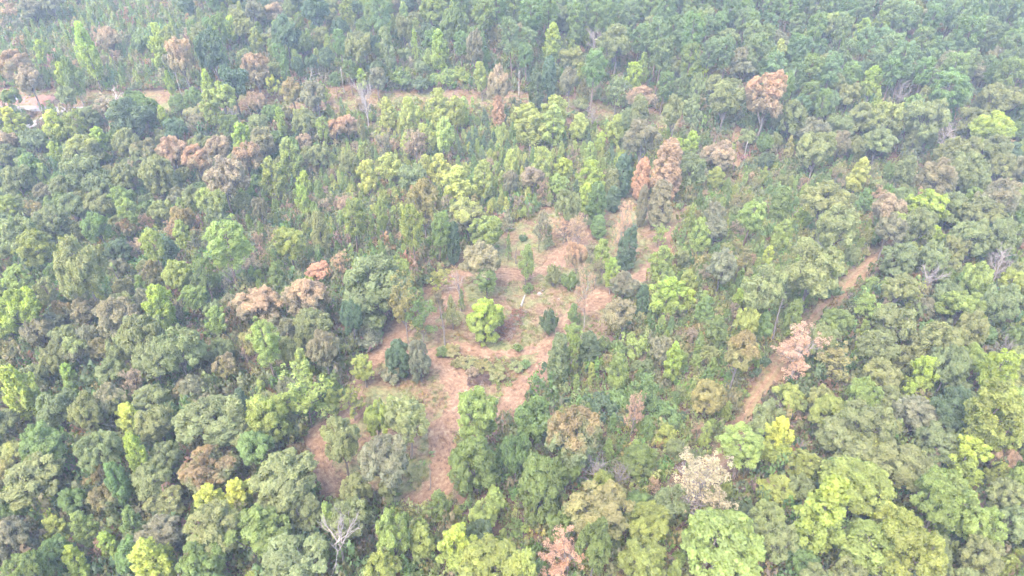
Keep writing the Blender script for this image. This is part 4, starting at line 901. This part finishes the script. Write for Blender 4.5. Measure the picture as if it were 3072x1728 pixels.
# ------------------------------------------------------------------ things lying and standing in the open
def tag(o, label, cat, group=None):
    o['label'] = label; o['category'] = cat
    if group: o['group'] = group
    return o
def flat_mat(name, c, rough=0.8):
    m, N, L = new_mat(name); out = N.new('ShaderNodeOutputMaterial'); tc = N.new('ShaderNodeTexCoord')
    n = noise(N, L, tc.outputs['Object'], 4.0, 4); cc = ramp(N, L, n, [(0.3, tuple(q * 0.75 for q in c)), (0.7, c)])
    pb = N.new('ShaderNodeBsdfPrincipled'); pb.inputs['Roughness'].default_value = rough; L.new(cc, pb.inputs['Base Color']); L.new(pb.outputs[0], out.inputs[0]); return m
# brush piles
STICK = []
for i in range(6):
    r = np.random.default_rng(1200 + i); w = Wood(); L_ = r.uniform(2.0, 3.6)
    P = bend((-L_ / 2, 0, 0), (L_ / 2, 0, 0.2), r, 0.12, 5); w.add(P, shrink(0.08, 0.025, 5), 5)
    for j in range(4):
        s = P[r.integers(1, 5)]; w.add(bend(s, s + r.normal(size=3) * np.array([0.5, 0.5, 0.35]), r, 0.2, 3), shrink(0.03, 0.01, 3), 3)
    STICK.append(w.mesh('cut_branch', PALE))
def brush_pile(px, py, lx, ly, n, label, seed, leafc, ang):
    rr = random.Random(seed); x, y = hit(px, py)
    root = link(bpy.data.objects.new('brush_pile', None)); root.location = (x, y, gz(x, y)); root.rotation_euler = (0, 0, ang)
    tag(root, label, 'brush pile')
    for i in range(n):
        o = bpy.data.objects.new('branch', rr.choice(STICK)); u, v = rr.uniform(-1, 1), rr.uniform(-1, 1)
        hh = max(0.1, 1.2 * (1 - u * u) * (1 - v * v)) * rr.uniform(0.2, 1)
        o.location = (u * lx, v * ly, hh); o.rotation_euler = (rr.uniform(-.3, .3), rr.uniform(-.35, .35), rr.uniform(0, 6.28)); s = rr.uniform(.6, 1.1); o.scale = (s, s, s)
        f = rr.uniform(0.45, 1.1); o.color = (f, f * .85, f * .78, 1); link(o, root)
    r = np.random.default_rng(seed); a = Acc()
    for i in range(60):
        u, v = r.uniform(-1, 1, 2); p = np.array([u * lx, v * ly, 0.15 + 0.9 * (1 - u * u) * (1 - v * v)])
        V, Q = clump_leaves(p, 0.6, np.array([0, 0, 1.0]), 45, 0.26, r, flat=0.5); a.leaf(V, Q, r.uniform(.2, .8), r)
    o = bpy.data.objects.new('dead_leaves', a.mesh('dead_leaves', [LEAF])); o.color = (*leafc, 1); o['top_mix'] = 0.0; o['top_tint'] = [.3, .2, .1]; o['kind'] = 'stuff'; link(o, root)
TI = lambda k, x, y: (TILE[k][0] + x * 1024 / 2576, TILE[k][1] + y * 1024 / 2576)
brush_pile(*TI('E', 1285, 1000), 7.0, 2.2, 60, 'long heap of cut grey and reddish branches beside the lime-green tree', 21, (.24, .13, .10), 1.15)
brush_pile(*TI('E', 1040, 1430), 2.6, 1.8, 26, 'dark low heap of branches between the two lower mown paths', 22, (.15, .10, .09), 0.2)
# the log
r = np.random.default_rng(33); w = Wood()
w.add(bend((-2.6, 0, 0.28), (2.6, 0, 0.24), r, 0.03, 7), shrink(0.30, 0.18, 7), 10); w.add(bend((0.6, 0, 0.4), (1.3, 0.5, 0.8), r, 0.1, 3), shrink(0.08, 0.03, 3), 5)
w.add([(-2.6, 0, 0.28), (-2.62, 0, 0.28)], [0.30, 0.02], 10); w.add([(2.6, 0, 0.24), (2.63, 0, 0.24)], [0.18, 0.01], 10)
lg = bpy.data.objects.new('fallen_log', w.mesh('fallen_log', PALE)); x, y = hit(*TI('E', 1370, 825)); lg.location = (x, y, gz(x, y)); lg.rotation_euler = (0, 0, 1.35); lg.color = (.85, .84, .83, 1)
tag(link(lg), 'bleached white log lying on the grass above the brush pile', 'log')
# utility poles along the open strip
POLE = flat_mat('pole_wood', (.36, .31, .27)); TANK = flat_mat('pale_metal', (.75, .76, .78), 0.4); PORC = flat_mat('porcelain', (.6, .6, .58), 0.3)
def box(cx, cy_, cz, sx, sy, sz):
    V = [(cx + a * sx / 2, cy_ + b * sy / 2, cz + c * sz / 2) for a in (-1, 1) for b in (-1, 1) for c in (-1, 1)]
    return V, [(0, 1, 3, 2), (4, 6, 7, 5), (0, 4, 5, 1), (2, 3, 7, 6), (0, 2, 6, 4), (1, 5, 7, 3)]
w = Wood(); w.add([(0, 0, z) for z in (-0.5, 3, 7, 10.5)], [.17, .155, .135, .115], 9); w.add([(0, 0, 10.5), (0, 0, 10.53)], [.115, .01], 9); POLE_M = w.mesh('pole', POLE)
ARM_M = mesh_from('crossarm', *box(0, -0.16, 9.7, 2.2, 0.1, 0.12), mats=[POLE])
w = Wood(); w.add([(0, 0, 0), (0, 0, .08), (0, 0, .14), (0, 0, .2)], [.03, .06, .05, .015], 8); INS_M = w.mesh('insulator', PORC)
w = Wood(); w.add([(0, 0, -.02), (0, 0, 0), (0, 0, .8), (0, 0, .86)], [.02, .26, .26, .02], 12); TANK_M = w.mesh('transformer', TANK)
def pole(px, py, label, tank=False, h=1.0, wht=False):
    x, y = hit(px, py); root = link(bpy.data.objects.new('utility_pole', None)); root.location = (x, y, gz(x, y)); root.scale = (1, 1, h); root.rotation_euler = (0, 0, 1.3)
    tag(root, label, 'utility pole', 'utility poles along the open strip')
    link(bpy.data.objects.new('pole', POLE_M), root); link(bpy.data.objects.new('crossarm', ARM_M), root)
    for u in (-0.95, 0, 0.95):
        o = link(bpy.data.objects.new('insulator', INS_M), root); o.location = (u, -0.16, 9.76) if u else (0, 0, 10.52)
    if tank:
        o = link(bpy.data.objects.new('transformer', TANK_M), root); o.location = (0.0, -0.42, 7.8)
pole(*TI('A', 185, 900), 'grey utility pole with a white canister beside the gravel road', True)
pole(*TI('A', 1370, 722), 'thin grey utility pole at the strip behind the slim yellow tree')
pole(*TI('B', 22, 702), 'thin utility pole at the wood edge, left of the long grass strip')
pole(*TI('B', 1340, 724), 'thin utility pole in front of pines, left of the vine-clad towers')
pole(*TI('C', 458, 1214), 'pale utility pole at the end of the reddish upper track', False, 0.75)
# stones
STONE = flat_mat('pale_stone', (.27, .22, .19)); ROCKS = []
for i in range(3):
    r = np.random.default_rng(1300 + i); me = bpy.data.meshes.new('stone'); import bmesh
    bm = bmesh.new(); bmesh.ops.create_icosphere(bm, subdivisions=2, radius=0.45)
    for v in bm.verts: v.co *= 1 + 0.25 * r.normal() * 0.6; v.co.z *= 0.55
    bm.to_mesh(me); bm.free(); me.materials.append(STONE); ROCKS.append(me)
for i, (a, b, lb) in enumerate([(1495, 770, 'pale stone on the mown ground right of the fallen log'), (1515, 745, 'smaller pale stone just above the stone by the log'), (1640, 810, 'pale stone in the straw, right of the log and left of the pink snag')]):
    x, y = hit(*TI('E', a, b)); o = bpy.data.objects.new('stone', ROCKS[i]); o.location = (x, y, gz(x, y) + 0.08); s = (1.3, 0.8, 0.7)[i]; o.scale = (s, s, s); link(o); tag(o, lb, 'stone', 'stones in the clearing')

# ------------------------------------------------------------------ haze
V, Q = box(0, 0, 0, 1, 1, 1)
z0, z1 = -9.0, 135.0
hz = mesh_from('haze', [(x * 5400, y * 5400 + 250, z0 if z < 0 else z1) for x, y, z in V], quads=Q)
hm, N, L = new_mat('haze'); out = N.new('ShaderNodeOutputMaterial'); pv = N.new('ShaderNodeVolumePrincipled')
pv.inputs['Color'].default_value = (0.66, 0.79, 1.0, 1); pv.inputs['Density'].default_value = HAZE_DENSITY; pv.inputs['Anisotropy'].default_value = 0.0
L.new(pv.outputs[0], out.inputs['Volume']); hz.materials.append(hm)
ho = link(bpy.data.objects.new('haze', hz)); ho['kind'] = 'stuff'; ho['label'] = 'thin pale blue haze over the whole woodland'; ho['category'] = 'haze'

print('T end', time.time() - T0)
